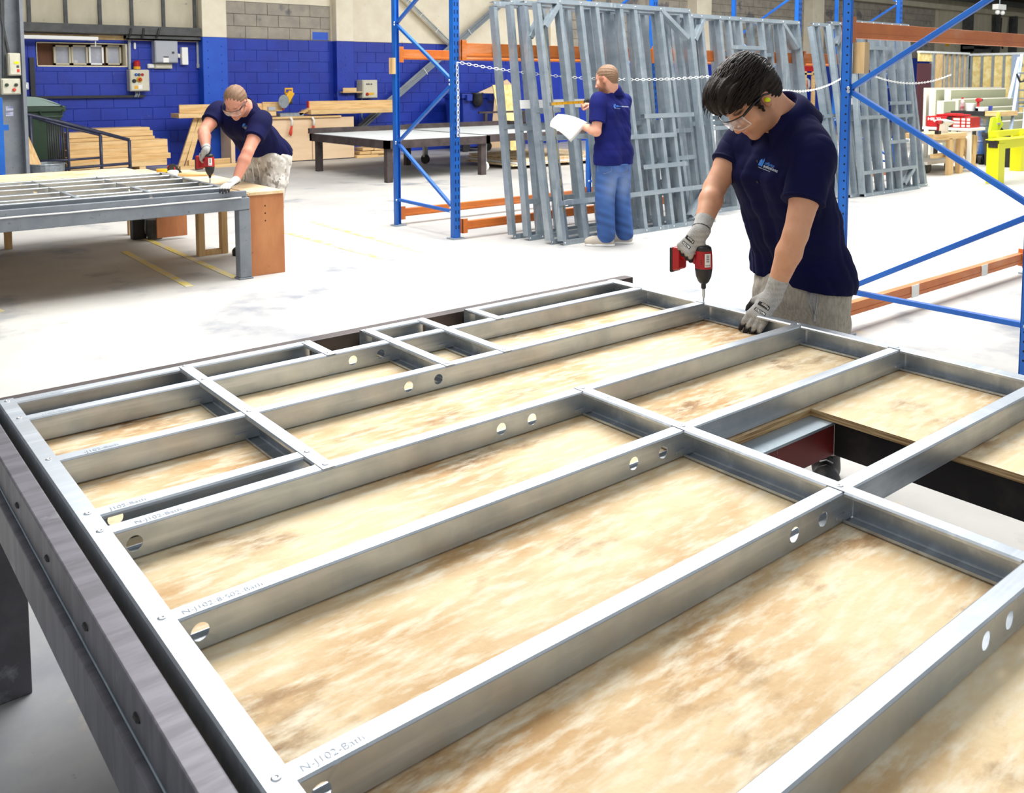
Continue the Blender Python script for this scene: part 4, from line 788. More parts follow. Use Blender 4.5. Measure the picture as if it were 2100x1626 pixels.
p = standing(1991, YM); q = rect(YM, 1981, 206, 2000, 222); tag(obj('white_tub', MB().lathe([(.075, 0), (.085, .12), (.088, .125), (.088, .14)], p, (0, 0, 1), 20), M['white']), 'white plastic tub on the drum top between bottle and drill', 'tub')
p = standing(2016, YM-.25); tag(obj('white_carton', MB().box(p.x-.085, p.x+.085, p.y-.06, p.y+.09, tz, tz+.075), M['white'], bevel=.006), 'low white carton on the drum top right of the red drill', 'carton')
p = standing(2032, YM-.1)+V((0, 0, .012)); tag(obj('blue_cup', MB().lathe([(.03, 0), (.037, .085), (.034, .085), (.028, .01)], p, (0, 0, 1), 14), M['binblue']), 'translucent blue cup on the timber block of the drum table', 'cup')
# saw-horse stool
q = rect(7.2, 1890, 272, 1942, 281)
t = thing('timber_stool', 'rough timber work stool carrying a cordless drill, far right', 'stool', ((q[0]+q[1])/2, 7.1, 0)); h = q[3]; x0, x1 = q[0], q[1]-.05
for x in (x0, (x0+x1)/2-.03, x1-.1):
    obj('leg', MB().box(x, x+.12, 6.9 if x != x0 else 7.3, 6.98 if x != x0 else 7.38, 0, h-.08), M['woodz'], t)
obj('leg', MB().box(x0+.3, x0+.4, 6.88, 6.94, 0, h-.08), M['woodz'], t); obj('top_rail', MB().box(x0-.05, x1+.05, 6.88, 7.45, h-.09, h), M['wood'], t); obj('stretcher', MB().box(x0-.02, x1, 6.98, 7.04, h*.42, h*.52), M['wood'], t)
def simpledrill(label, p, s=1.0, flip=1):
    p = V(p); t = thing('cordless_drill', label, 'drill', tuple(p))
    obj('body', MB().tube([p+V((-.09*s*flip, 0, .24*s)), p+V((.05*s*flip, 0, .24*s))], [.04*s, .045*s], 10), M['red'], t, smooth=False); obj('nose', MB().tube([p+V((.05*s*flip, 0, .24*s)), p+V((.12*s*flip, 0, .24*s)), p+V((.15*s*flip, 0, .24*s))], [.043*s, .035*s, .02*s], 10), M['black'], t)
    obj('handle', MB().bar(p+V((-.045*s*flip, 0, .07*s)), p+V((-.02*s*flip, 0, .22*s)), .045*s, .045*s, (1, 0, 0)), M['red'], t, bevel=.008); obj('battery', MB().box(p.x-.1*s, p.x+.03*s, p.y-.04*s, p.y+.04*s, p.z, p.z+.07*s), M['black'], t, bevel=.006); obj('bit', MB().tube([p+V((.15*s*flip, 0, .24*s)), p+V((.24*s*flip, 0, .24*s))], .007*s, 6), M['zinc'], t)
p = standing(2008, YM-.3); simpledrill('red cordless drill standing on the black drum top, far right', p, .85)
simpledrill('red cordless drill resting on the timber stool, far right', (x0+.06, 6.95, h), .8)
t = thing('white_rag', 'white dust sheet bunched over a tub on the timber stool', 'cloth', ((x0+x1)/2, 7.1, h)); cx = (x0+x1)/2
obj('bucket', MB().lathe([(.075, 0), (.085, .15)], (cx, 7.05, h), (0, 0, 1), 14), M['white'], t); obj('cloth', MB().lathe([(.09, .13), (.12, .155), (.17, .19), (.12, .21), (.04, .23)], (cx, 7.05, h), (.15, 0, 1), 12), M['whitetop'], t, smooth=True)
for i, (xa_, ya_, xb_, yb_) in enumerate([(1971, 280, 1997, 352), (1998, 278, 1992, 352)]):
    a_, b_ = ony(xa_, ya_, 7.0), ony(xb_, yb_, 6.95); b_[2] = .02
    tag(obj('timber_offcut', MB().bar(a_, b_, .14, .06, (0, 1, 0)), M['woodz']), ('slanting' if i == 0 else 'upright')+' timber offcut propped between the trolley and the yellow trestle', 'offcut')
# yellow trestle
ye = 5.9; p = onz(2013, 374); a = ony(2004, 290, ye)
t = thing('yellow_trestle', 'bright yellow steel trestle table at the right edge', 'trestle', (p[0], p[1], 0))
x0 = p[0]-.08; zt2_ = ony(2015, 290, ye)[2]
obj('leg', MB().box(x0, x0+.22, ye-.09, ye+.09, 0, zt2_-.05), M['limegreen'], t, bevel=.006); obj('front_beam', MB().box(x0+.03, x0+2.6, ye-.08, ye, zt2_-.13, zt2_), M['limegreen'], t, bevel=.004); obj('end_cap', MB().box(x0-.02, x0+.028, ye-.07, ye+.06, zt2_-.11, zt2_-.01), M['blacksteel'], t); obj('flange', MB().box(x0-.03, x0+2.6, ye-.1, ye+.1, zt2_, zt2_+.012), M['limegreen'], t); obj('top_rail', MB().box(x0+1.4, x0+2.8, ye+.55, ye+.65, zt2_-.03, zt2_+.06), M['limegreen'], t); obj('leg', MB().box(x0+2.3, x0+2.5, ye+.5, ye+.68, 0, zt2_), M['limegreen'], t); obj('cross_rail', MB().box(x0+1.42, x0+1.5, ye, ye+.6, zt2_-.12, zt2_-.03), M['limegreen'], t)
# hi-vis vest
t = thing('hivis_vest', 'yellow hi-vis vest with silver bands hanging beside the drum', 'vest', tuple(ony(2040, 340, 7.0))); yv = 7.0
for i, poly in enumerate([[(2036, 242), (2042, 240), (2046, 262), (2048, 300), (2049, 338), (2044, 342), (2038, 335), (2040, 300), (2033, 320), (2031, 270)], [(2046, 242), (2050, 230), (2054, 248), (2058, 254), (2050, 268), (2056, 300), (2056, 322), (2050, 320), (2048, 280)]]):
    obj('vest_panel', MB().prism([ony(px, py, yv+.05*i) for px, py in poly], (0, 0, 0), (0, .04, 0)), M['hivis'], t)
for x0_, y0_, x1_, y1_ in ((2037, 324, 2049, 330), (2051, 252, 2057, 256), (2051, 306, 2056, 311)):
    q = rect(yv-.005, x0_, y0_, x1_, y1_); obj('silver_band', MB().box(q[0], q[1], yv-.012+(.05 if x0_ > 2050 else 0), yv-.002+(.05 if x0_ > 2050 else 0), q[2], q[3]), M['silver'], t)
obj('hook', MB().tube([ony(2050, 262, yv+.1), ony(2056, 268, yv+.1)], .03, 6), M['black'], t)
# buckets
p = V(onz(2062, 340)); t = thing('black_bucket', 'large black builders bucket on the floor behind the yellow trestle', 'bucket', tuple(p)); r = .42
obj('bucket', MB().lathe([(r*.8, 0), (r*.92, .5), (r*.97, .52), (r*.97, .56), (r*1.0, .6), (r*.94, .6), (r*.76, .05)], p, (0, 0, 1), 22), M['black'], t)
p = p+V((.5, .9, 0)); t = thing('black_bucket', 'second black bucket with a cluttered rim behind the first one', 'bucket', tuple(p)); obj('bucket', MB().lathe([(.36, 0), (.4, .85), (.42, .87), (.42, .92), (.38, .92), (.34, .05)], p, (0, 0, 1), 22), M['black'], t)
# ladder at the right edge
t = thing('step_ladder', 'pale blue and white aluminium step ladder at the right edge', 'ladder', tuple(onz(2085, 330))); yl = 7.4
for (xa_, ya_), (xb_, yb_) in (((2096, 112), (2074, 260)), ((2112, 112), (2100, 260)), ((2090, 118), (2070, 202))):
    a_, b_ = ony(xa_, ya_, yl), ony(xb_, yb_, yl-.3); d_ = (b_-a_); b_ = a_+d_*(a_[2]/(a_[2]-b_[2])) if xb_ != 2070 else b_; obj('stile', MB().bar(a_, b_, .03, .05, (0, 1, 0)), M['palealu'], t)
for py in (185, 202, 218, 150): obj('rung', MB().bar(ony(2087, py, yl-.15), ony(2115, py, yl-.15), .06, .03), M['galv2'], t)
t = thing('hand_rail_loop', 'loop of black tubing hanging off the step ladder', 'hose', tuple(ony(2092, 160, yl-.2))); obj('loop', MB().tube([ony(2085, 152, yl-.2), ony(2092, 168, yl-.22), ony(2100, 166, yl-.24), ony(2104, 158, yl-.2)], .02, 6), M['black'], t)
# back-of-rack store shelves with tools seen between the stacks
YQ = 14.5
t = thing('tool_rack', 'dark blue timber-framed tool shelf seen between the middle and right-hand stacks', 'shelf', tuple(onz(1650, 300)))
a, b, c, d = rect(YQ, 1634, 146, 1672, 215); obj('back_panel', MB().box(a, b, YQ+.3, YQ+.33, 0, d), M['blockblue'], t)
for x in (a, (a+b)/2-.1, b-.12): obj('upright', MB().box(x, x+.12, YQ, YQ+.06, 0, d), M['wood'], t)
for z in (d-.05, rect(YQ, 1634, 183, 1672, 186)[3], .5): obj('shelf', MB().box(a, b, YQ, YQ+.3, z-.05, z), M['wood'], t)
z = rect(YQ, 1634, 183, 1672, 186)[3]
for i, (u, m, r_) in enumerate(((.12, 'brownwood', .14), (.35, 'white', .12), (.55, 'red', .15), (.75, 'boxgrey', .12))):
    tag(obj('shelf_item', MB().lathe([(r_*.7, 0), (r_, .08), (r_*.9, .25), (r_*.3, .32)], (a+(b-a)*u, YQ+.15, z), (0, 0, 1), 10), M[m], smooth=True), ['brown', 'white', 'red', 'grey'][i]+' power tool on the dark blue tool shelf between the stacks', 'tool')
for i in range(4):
    wx_ = (b-a)/4; x = a+i*wx_; tag(obj('red_tool_box', MB().box(x+.01, x+wx_-.01, YQ, YQ+.3, d+.0, d+.28).box(x+.05, x+wx_-.05, YQ-.01, YQ, d+.05, d+.12), M['red'], bevel=.01), ['leftmost','second','third','rightmost'][i]+' red tool box from the left on top of the dark blue tool shelf', 'tool box', 'red tool boxes on the shelf')
# pale furniture beyond the gap under the young man's arm
q = rect(12.6, 1425, 190, 1462, 300); t = thing('yellow_trolley', 'pale yellow and white bench glimpsed below the young man\'s chin', 'bench', tuple(onz(1445, 320)))
obj('bench_top', MB().box(q[0], q[1]+.3, 12.6, 13.2, .9, .95), M['osb'], t)
for x in (q[0]+.1, q[1]): obj('leg', MB().box(x, x+.1, 12.6, 12.7, 0, .9), M['white'], t)
for i, (xx, m) in enumerate(((.2, 'limegreen'), (.7, 'limegreen'))): obj('yellow_bin', MB().box(q[0]+xx, q[0]+xx+.4, 12.7, 13.1, .95, 1.3), M[m], t)
# warning sign on the end wall
q = rect(YW-.02, 1939, 88, 1947, 95); tag(obj('warning_sign', MB().box(q[0], q[1], YW-.03, YW-.013, q[2], q[3]), M['yellowtool']), 'small yellow warning sign on the cream far wall under the orange beam', 'sign')
q = rect(YW-.5, 1995, 90, 2036, 106); t = thing('wall_cabinet', 'dark open wall cabinet with cables on the far cream wall', 'cabinet', (q[0], YW, q[2]))
obj('case', MB().box(q[0], q[1], YW-.5, YW-.012, q[2], q[2]+.1).box(q[0], q[1], YW-.5, YW-.012, q[3]-.1, q[3]).box(q[0], q[0]+.1, YW-.5, YW-.012, q[2], q[3]).box(q[1]-.1, q[1], YW-.5, YW-.012, q[2], q[3]), M['darkgrey'], t); obj('back', MB().box(q[0], q[1], YW-.1, YW-.03, q[2], q[3]), M['blacksteel'], t)
# ------------------------------------------------------------------ people: blended solid shapes meshed as one surface
def nrm(v): v = np.asarray(v, float); return v/np.linalg.norm(v)
class Sdf:
    def __init__(s, k=.03): s.ops = []; s.k = k; s.noise = None
    def cap(s, a, b, ra, rb=None, k=None):
        s.ops.append(('c', np.array(a, float), np.array(b, float), ra, ra if rb is None else rb, s.k if k is None else k)); return s
    def chain(s, pts, rs, k=None):
        for i in range(len(pts)-1): s.cap(pts[i], pts[i+1], rs[i], rs[i+1], k)
        return s
    def ell(s, c, rad, axes=None, k=None):
        s.ops.append(('e', np.array(c, float), np.array(rad, float), np.eye(3) if axes is None else np.array([nrm(a) for a in axes]), None, s.k if k is None else k)); return s
    def sub(s, c, rad, axes=None, k=.01):
        s.ops.append(('s', np.array(c, float), np.array(rad, float), np.eye(3) if axes is None else np.array([nrm(a) for a in axes]), None, k)); return s
    def cut(s, p, n): s.ops.append(('p', np.array(p, float), nrm(n), None, None, 0)); return s   # keep the side opposite to n
    def __call__(s, P):
        d = np.full(len(P), 9.0); nz = s.noise is not None
        for t, a, b, r0, r1, k in s.ops:
            if t == 'c':
                ba = b-a; h = np.clip(((P-a)@ba)/max(ba@ba, 1e-9), 0, 1)
                e = np.linalg.norm(P-a-h[:, None]*ba, axis=1)-(r0+(r1-r0)*h)
            elif t in 'es':
                q = (P-a)@r0.T; k0 = np.linalg.norm(q/b, axis=1); k1 = np.linalg.norm(q/(b*b), axis=1)+1e-9; e = k0*(k0-1)/k1
            else:
                if nz: d = d+s.noise(P); nz = False
                e = (P-a)@b; d = np.maximum(d, e); continue
            if t == 's':
                h = np.clip(.5-.5*(d+e)/k, 0, 1); d = d*(1-h)-e*h+k*h*(1-h)
            elif k <= 0: d = np.minimum(d, e)
            else:
                h = np.clip(.5+.5*(e-d)/k, 0, 1); d = e*(1-h)+d*h-k*h*(1-h)
        if nz: d = d+s.noise(P)
        return d
    def bounds(s):
        lo = np.full(3, 9e9); hi = -lo
        for t, a, b, r0, r1, k in s.ops:
            if t == 'c':
                r = max(r0, r1); lo = np.minimum(lo, np.minimum(a, b)-r); hi = np.maximum(hi, np.maximum(a, b)+r)
            elif t == 'e': lo = np.minimum(lo, a-b.max()); hi = np.maximum(hi, a+b.max())
        return lo-.03, hi+.03
def surf(f, h):
    lo, hi = f.bounds(); n = np.ceil((hi-lo)/h).astype(int)+2; B = 8; nb = (n+B-1)//B; n = nb*B
    g = np.stack(np.meshgrid(*[np.arange(q) for q in nb], indexing='ij'), -1).reshape(-1, 3)
    dc = f(lo+(g*B+B/2-.5)*h); act = np.abs(dc) < B*h*.95+.02
    D = np.ones(n, np.float32)
    D = D.reshape(nb[0], B, nb[1], B, nb[2], B); sg = np.where(dc < 0, -1., 1.).reshape(nb); D = D*sg[:, None, :, None, :, None]
    D = np.ascontiguousarray(D.reshape(n)).astype(np.float32)
    off = np.stack(np.meshgrid(*[np.arange(B)]*3, indexing='ij'), -1).reshape(-1, 3)
    ga = g[act]
    for i in range(0, len(ga), 400):
        idx = (ga[i:i+400, None, :]*B+off[None]).reshape(-1, 3); D[idx[:, 0], idx[:, 1], idx[:, 2]] = f(lo+idx*h)
    S = D < 0
    c8 = [(i, j, k) for i in (0, 1) for j in (0, 1) for k in (0, 1)]
    cnt = sum(S[i:n[0]-1+i, j:n[1]-1+j, k:n[2]-1+k].astype(np.int8) for i, j, k in c8)
    ci = np.argwhere((cnt > 0) & (cnt < 8)); vid = np.full(n-1, -1, np.int32); vid[ci[:, 0], ci[:, 1], ci[:, 2]] = np.arange(len(ci))
    val = np.stack([D[ci[:, 0]+i, ci[:, 1]+j, ci[:, 2]+k] for i, j, k in c8], 1); acc = np.zeros((len(ci), 3)); num = np.zeros(len(ci)); C8 = np.array(c8, float)
    for a in range(8):
        for b in range(a+1, 8):
            if np.abs(C8[a]-C8[b]).sum() != 1: continue
            m = (val[:, a] < 0) != (val[:, b] < 0); t = val[m, a]/(val[m, a]-val[m, b])
            acc[m] += C8[a]+t[:, None]*(C8[b]-C8[a]); num[m] += 1
    vs = lo+(ci+acc/num[:, None])*h; F = []
    for ax in range(3):
        o = [0, 0, 0]; o[ax] = 1; u, w_ = [(1, 2), (2, 0), (0, 1)][ax]
        A = S[:n[0]-o[0], :n[1]-o[1], :n[2]-o[2]]; Bm = S[o[0]:, o[1]:, o[2]:]; e = np.argwhere(A != Bm)
        e = e[(e[:, u] > 0) & (e[:, w_] > 0) & (e[:, u] < n[u]-1) & (e[:, w_] < n[w_]-1)]
        def vi(du, dw): q = e.copy(); q[:, u] -= du; q[:, w_] -= dw; return vid[q[:, 0], q[:, 1], q[:, 2]]
        q = np.stack([vi(1, 1), vi(0, 1), vi(0, 0), vi(1, 0)], 1); fl = A[e[:, 0], e[:, 1], e[:, 2]]; q[~fl] = q[~fl][:, ::-1]
        F.append(q[(q >= 0).all(1)])
    return vs, np.concatenate(F)
def blob(name, f, h, m, parent, color=None, kind=None):
    vs, F = surf(f, h); me = bpy.data.meshes.new(name); nv, nf = len(vs), len(F)
    me.vertices.add(nv); me.vertices.foreach_set('co', vs.astype(np.float32).ravel()); me.loops.add(nf*4); me.loops.foreach_set('vertex_index', F.astype(np.int32).ravel())
    me.polygons.add(nf); me.polygons.foreach_set('loop_start', np.arange(0, nf*4, 4, dtype=np.int32)); me.polygons.foreach_set('loop_total', np.full(nf, 4, np.int32)); me.update(calc_edges=True)
    me.materials.append(m)
    if color is not None:
        c = np.ones((nv, 4), np.float32); c[:, :3] = color(vs); a = me.color_attributes.new('Col', 'FLOAT_COLOR', 'POINT'); a.data.foreach_set('color', c.ravel())
    return obj(name, me, m, parent, smooth=True)
def bvh_of(o): return BVHTree.FromPolygons([v.co[:] for v in o.data.vertices], [p.vertices[:] for p in o.data.polygons])
def L3(c): return np.array(lin(c))
def folds(dirs, amp=.004):
    ds = [(np.array(d, float), p, a) for d, p, a in dirs]
    def f(P):
        wv = np.sin(P[:, 0]*9+P[:, 2]*7)*.6+np.sin(P[:, 1]*11-P[:, 2]*5)*.6; o = np.zeros(len(P))
        for d, p, a in ds: q = np.sin(P@d+p+wv*1.8); o += a*(.45*q+.55*(1-2*np.sqrt(np.abs(q)*.96+.04)))
        return o*amp
    return f
M['skin'] = mat('skin', (206, 152, 122), .5, attr='Col', spec=.3, c2=(196, 124, 98), scale=(13, 13, 13), lo=.5, hi=1.0, c3=(150, 96, 74), scale3=(110, 110, 110), lo3=.68, hi3=.82, bump=.06, bscale=500); M['knit'] = mat('glove_knit', (170, 168, 164), .9, attr='Col', bump=.35, bscale=420)
M['navy'] = mat('navy_polo', (15, 17, 64), .85, spec=.15, c2=(12, 13, 52), scale=(5, 5, 5), sheen=.0, bump=.12, bscale=600); M['navy2'] = mat('navy_polo_bright', (24, 30, 100), .85, spec=.15, c2=(19, 24, 84), scale=(4, 4, 4), sheen=.0, bump=.1, bscale=500)
M['marl'] = mat('grey_marl', (188, 180, 166), .95, c2=(166, 158, 144), scale=(120, 120, 30), lo=.4, hi=.6, bump=.25, bscale=300)
M['denim'] = mat('denim', (58, 92, 150), .85, attr='Col', bump=.15, bscale=400)
M['camo'] = mat('faded_camo', (196, 190, 180), .9, c2=(228, 224, 216), scale=(13, 13, 8), lo=.5, hi=.55, c3=(150, 142, 132), scale3=(17, 17, 10), lo3=.56, hi3=.6, c4=(120, 114, 108), scale4=(22, 22, 12), lo4=.64, hi4=.67)
M['hairdark'] = mat('dark_hair', (30, 21, 16), .55, spec=.25, c2=(46, 32, 24), scale=(60, 60, 60), lo=.5, hi=.7, bump=.25, bscale=160); M['hairfair'] = mat('fair_hair', (138, 104, 76), .6, c2=(112, 84, 60), scale=(90, 90, 60), bump=.4, bscale=260)
M['lens'] = mat('clear_lens', (240, 244, 246), .08, trans=.95, alpha=.45, spec=.6); M['frame'] = mat('black_frame', (18, 18, 20), .35); M['lime'] = mat('lime_plug', (222, 236, 20), .6)
M['boot'] = mat('black_boot', (36, 36, 38), .5, c2=(26, 26, 28), scale=(30, 30, 30), bump=.2, bscale=200); M['shoe'] = mat('stone_shoe', (190, 180, 164), .8); M['logo'] = mat('logo_blue', (60, 130, 220), .7); M['logow'] = mat('logo_white', (214, 226, 236), .7)
SK = L3((212, 158, 126)); SKR = L3((196, 120, 98)); STUB = L3((128, 92, 72)); LIP = L3((176, 92, 84)); BROW = L3((60, 42, 32)); EYE = L3((228, 224, 220))
def headframe(c, fwd, up):
    f = nrm(fwd); u = np.array(up, float); u = nrm(u-f*(u@f)); l = np.cross(u, f); c = np.array(c, float)
    return c, f, u, l
def add_head(s, H, sc=1.0):
    c, f, u, l = H; P = lambda a, b, d: c+(f*a+u*b+l*d)*sc; ax = (f, u, l); q = lambda *r: [x*sc for x in r]
    s.ell(P(-.012, .03, 0), q(.098, .092, .077), ax, .02); s.ell(P(.018, -.035, 0), q(.072, .078, .064), ax, .03)       # cranium, face
    s.ell(P(.035, -.075, 0), q(.052, .042, .05), ax, .025); s.ell(P(.072, -.101, 0), q(.022, .018, .022), ax, .02)       # jaw, chin
    s.cap(P(.078, .012, -.03), P(.078, .012, .03), .014*sc, .014*sc, .015); s.cap(P(.088, .0, 0), P(.108, -.038, 0), .009*sc, .0135*sc, .012)  # brow, nose
    for e in (-1, 1):
        s.ell(P(.098, -.042, e*.012), q(.012, .009, .009), ax, .006); s.ell(P(.058, -.028, e*.045), q(.026, .022, .02), ax, .02)
        s.sub(P(.092, -.004, e*.032), q(.018, .012, .016), ax, .012); s.ell(P(.072, -.005, e*.032), q(.0125, .0125, .0125), ax, .002)
        s.ell(P(-.008, -.012, e*.076), q(.021, .033, .008), (nrm(f+u*.2), nrm(u-f*.2), nrm(l*1-f*.3*e)), .006); s.sub(P(.0, -.012, e*.086), q(.011, .017, .007), ax, .004)
    s.cap(P(.088, -.066, -.016), P(.088, -.066, .016), .0065*sc, .0065*sc, .006); s.cap(P(.086, -.077, -.013), P(.086, -.077, .013), .007*sc, .007*sc, .006)
    return P
def headcolor(H, sc, col, stub=.0, beard=STUB, brow=BROW, base=SK):
    c, f, u, l = H
    q = (col[0]-c)/sc; a, b, d = q@f, q@u, q@l; C = col[1]
    near = (np.abs(a) < .15) & (np.abs(b) < .17) & (np.abs(d) < .12)
    if stub:
        w_ = np.clip((-.045-b)/.02, 0, 1)*np.clip((a+.02)/.03, 0, 1)*near; side = np.clip((.04-b)/.03, 0, 1)*np.clip((np.abs(d)-.052)/.012, 0, 1)*np.clip((.035-np.abs(a-.018))/.015, 0, 1)*near
        w_ = np.maximum(w_*np.where(b > -.13, 1, 0), side)*stub; C = C*(1-w_[:, None])+beard*w_[:, None]
    w_ = np.exp(-((a-.09)/.014)**2-((b+.071)/.007)**2-(d/.02)**2)*near; C = C*(1-w_[:, None]*.8)+LIP*w_[:, None]*.8
    w_ = np.clip(1.3*np.exp(-((b-.017)/.0055)**2-((np.abs(d)-.033)/.017)**4)*(a > .05)*near, 0, 1); C = C*(1-w_[:, None])+brow*w_[:, None]
    e = np.sqrt((a-.0845)**2+(b+.006)**2+(np.abs(d)-.032)**2)
    w_ = ((np.abs(d)-.032)**2/.00011+(b+.006)**2/.00003 < 1)*(a > .06)*near; C = np.where(w_[:, None], EYE, C); C = np.where((w_ & ((np.abs(d)-.032)**2+(b+.006)**2 < .000022))[:, None], L3((50, 40, 36)), C)
    w_ = np.exp(-((a-.1)/.03)**2-((b+.04)/.018)**2-(d/.025)**2)*near*.35; C = C*(1-w_[:, None])+SKR*w_[:, None]
    w_ = np.clip((np.abs(d)-.07)/.008, 0, 1)*near*(np.abs(a+.008) < .03)*(b > -.05)*.4; return C*(1-w_[:, None])+SKR*w_[:, None]
def hand(s, W, K, pn, th, curl, fl=.075, r=.0095, side=1, spread=.02, tcurl=.5, col=None):
    # W wrist, K knuckle centre, pn back-of-hand normal, th direction towards the thumb side; fingers bend by curl away from pn
    W, K = np.array(W, float), np.array(K, float); d = nrm(K-W); n = np.array(pn, float); n = nrm(n-d*(n@d)); t = np.array(th, float); t = nrm(t-d*(t@d)-n*(t@n))
    s.cap(W, W+(K-W)*.25, .024, .027, .02)
    for o in (-.027, -.009, .009, .027): s.cap(W+d*.02+t*o*.55, K+t*o, .0155, .0125, .012)
    tips = []
    for i, (o, ln) in enumerate(((.03, .93), (.0105, 1.03), (-.0095, .97), (-.0285, .78))):
        p = K+t*o; a = 0; dr = d; seg = [.44, .31, .25]
        for j, q in enumerate(seg):
            a += curl[j] if not isinstance(curl[j], (list, tuple)) else curl[j][i]
            dr = nrm(d*math.cos(a)-n*math.sin(a)+t*spread*(o/.03)); nx = p+dr*fl*ln*q*1.08
            s.cap(p, nx, r*(1.06-.1*j), r*(.98-.1*j), .004 if j == 0 else .002); p = nx
        tips.append(p)
    b = W+d*.025+t*.026; m1_ = b+(t*.55+d*.6-n*.45)*.034; m2 = m1_+(d*.8+t*.15-n*tcurl)*.032; m3 = m2+(d*.75-t*.1-n*tcurl*1.3)*.024
    s.cap(b, m1_, .0145, .0125, .012); s.cap(m1_, m2, .0118, .0108, .003); s.cap(m2, m3, .0108, .0088, .002)
    return tips, K, d, n, t
def gloved(name, W, fore, K, pn, th, curl, parent, h=.0032, sc=1.0, lab=None, **kw):
    s = Sdf(.012); W = np.array(W, float); f = nrm(np.array(fore, float)-W)
    tips, K_, d, n, t = hand(s, W, K, pn, th, curl, **kw); s.cap(W-f*.005, W+f*.055, .031, .034, .006); s.cap(W, W+(np.array(K, float)-W)*.3, .0305, .03, .012)
    def colr(P):
        C = np.tile(L3((176, 174, 170)), (len(P), 1))
        sp = (np.sin(P[:, 0]*1900)+np.sin(P[:, 1]*2100+1)+np.sin(P[:, 2]*2300+2)); C *= (1+.16*np.clip(sp, -1, 1))[:, None]
        palm = np.clip((-((P-K_)@n)-.006)/.006, 0, 1); tip = np.zeros(len(P))
        for q in tips: tip = np.maximum(tip, np.clip((.026-np.linalg.norm(P-q, axis=1))/.008, 0, 1))
        fing = np.clip(((P-K_)@d-.002)/.006, 0, 1); off = ((P-K_)@t)
        gaps = np.zeros(len(P))
        w_ = np.maximum(np.maximum(palm, tip), gaps)*(((P-W)@f) < .0); C = C*(1-w_[:, None])+L3((34, 32, 36))*w_[:, None]
        return C
    o = blob(name, s, h, M['knit'], parent, colr)
    for e in (.008, .018): obj('cuff_band', MB().tube([W+f*e+(np.cross(f, n)*math.cos(q)+np.cross(f, np.cross(f, n))*math.sin(q))*.0352 for q in [2*math.pi*k/20 for k in range(21)]], .0026, 6, False), M['black'], o) if e < .01 else None
    b = bvh_of(o); X = t*(-1) if (np.cross(t, d)@n) < 0 else t; Y = np.cross(n, X); O = W+(K_-W)*.62
    for k_, (bx_, by_, wd, hh, tx) in enumerate(((-.02, .012, .042, .011, 'MATRIX'), (-.02, -.012, .042, .013, 'Polyco'))):
        pn_ = bpy.data.meshes.new('p'); nx_ = 8; pn_.from_pydata([(bx_+wd*i/nx_, by_+hh*j, 0) for j in (0, 1) for i in range(nx_+1)], [], [(i, i+1, nx_+2+i, nx_+1+i) for i in range(nx_)])
        place(pn_, O, X, Y, M['black'], 'print_panel', o, b, .0009); tm = text_mesh(tx, .0115, 'LEFT', .9, .0002)
        for v in tm.vertices: v.co.x += bx_+.002; v.co.y += by_+.002
        place(tm, O, X, Y, M['white'], 'lettering', o, b, .0018)
    return o
def logo(o, O, X, Y, size, parent, lines, small):
    b = bvh_of(o); O, X, Y = V(O), V(X), V(Y); Y = (Y-X.normalized()*Y.dot(X.normalized())).normalized(); X = X.normalized()
    ic = bpy.data.meshes.new('i'); s = size
    ic.from_pydata([(x*s, y*s, 0) for x, y in ((-1.5, -.1), (-.9, -.1), (-.9, 1.0), (-1.2, 1.5), (-1.5, 1.0), (-.84, -.1), (-.5, -.1), (-.5, 1.25), (-.8, 1.75), (-.84, 1.2), (-1.35, .1), (-1.1, .1), (-1.1, .5), (-1.35, .5))], [], [(0, 1, 2, 3, 4), (5, 6, 7, 8, 9)])
    place(ic, O, X, Y, M['logo'], 'house_emblem', parent, b, .002)
    for tx, x, y, sz, m in lines: writing(tx, sz*s, O+X*x*s+Y*y*s, X, Y, M[m], parent, b, eps=.002)
    writing(small, .34*s, O+X*-1.3*s+Y*-.55*s, X, Y, M['logow'], parent, b, eps=.002)
DR = {}
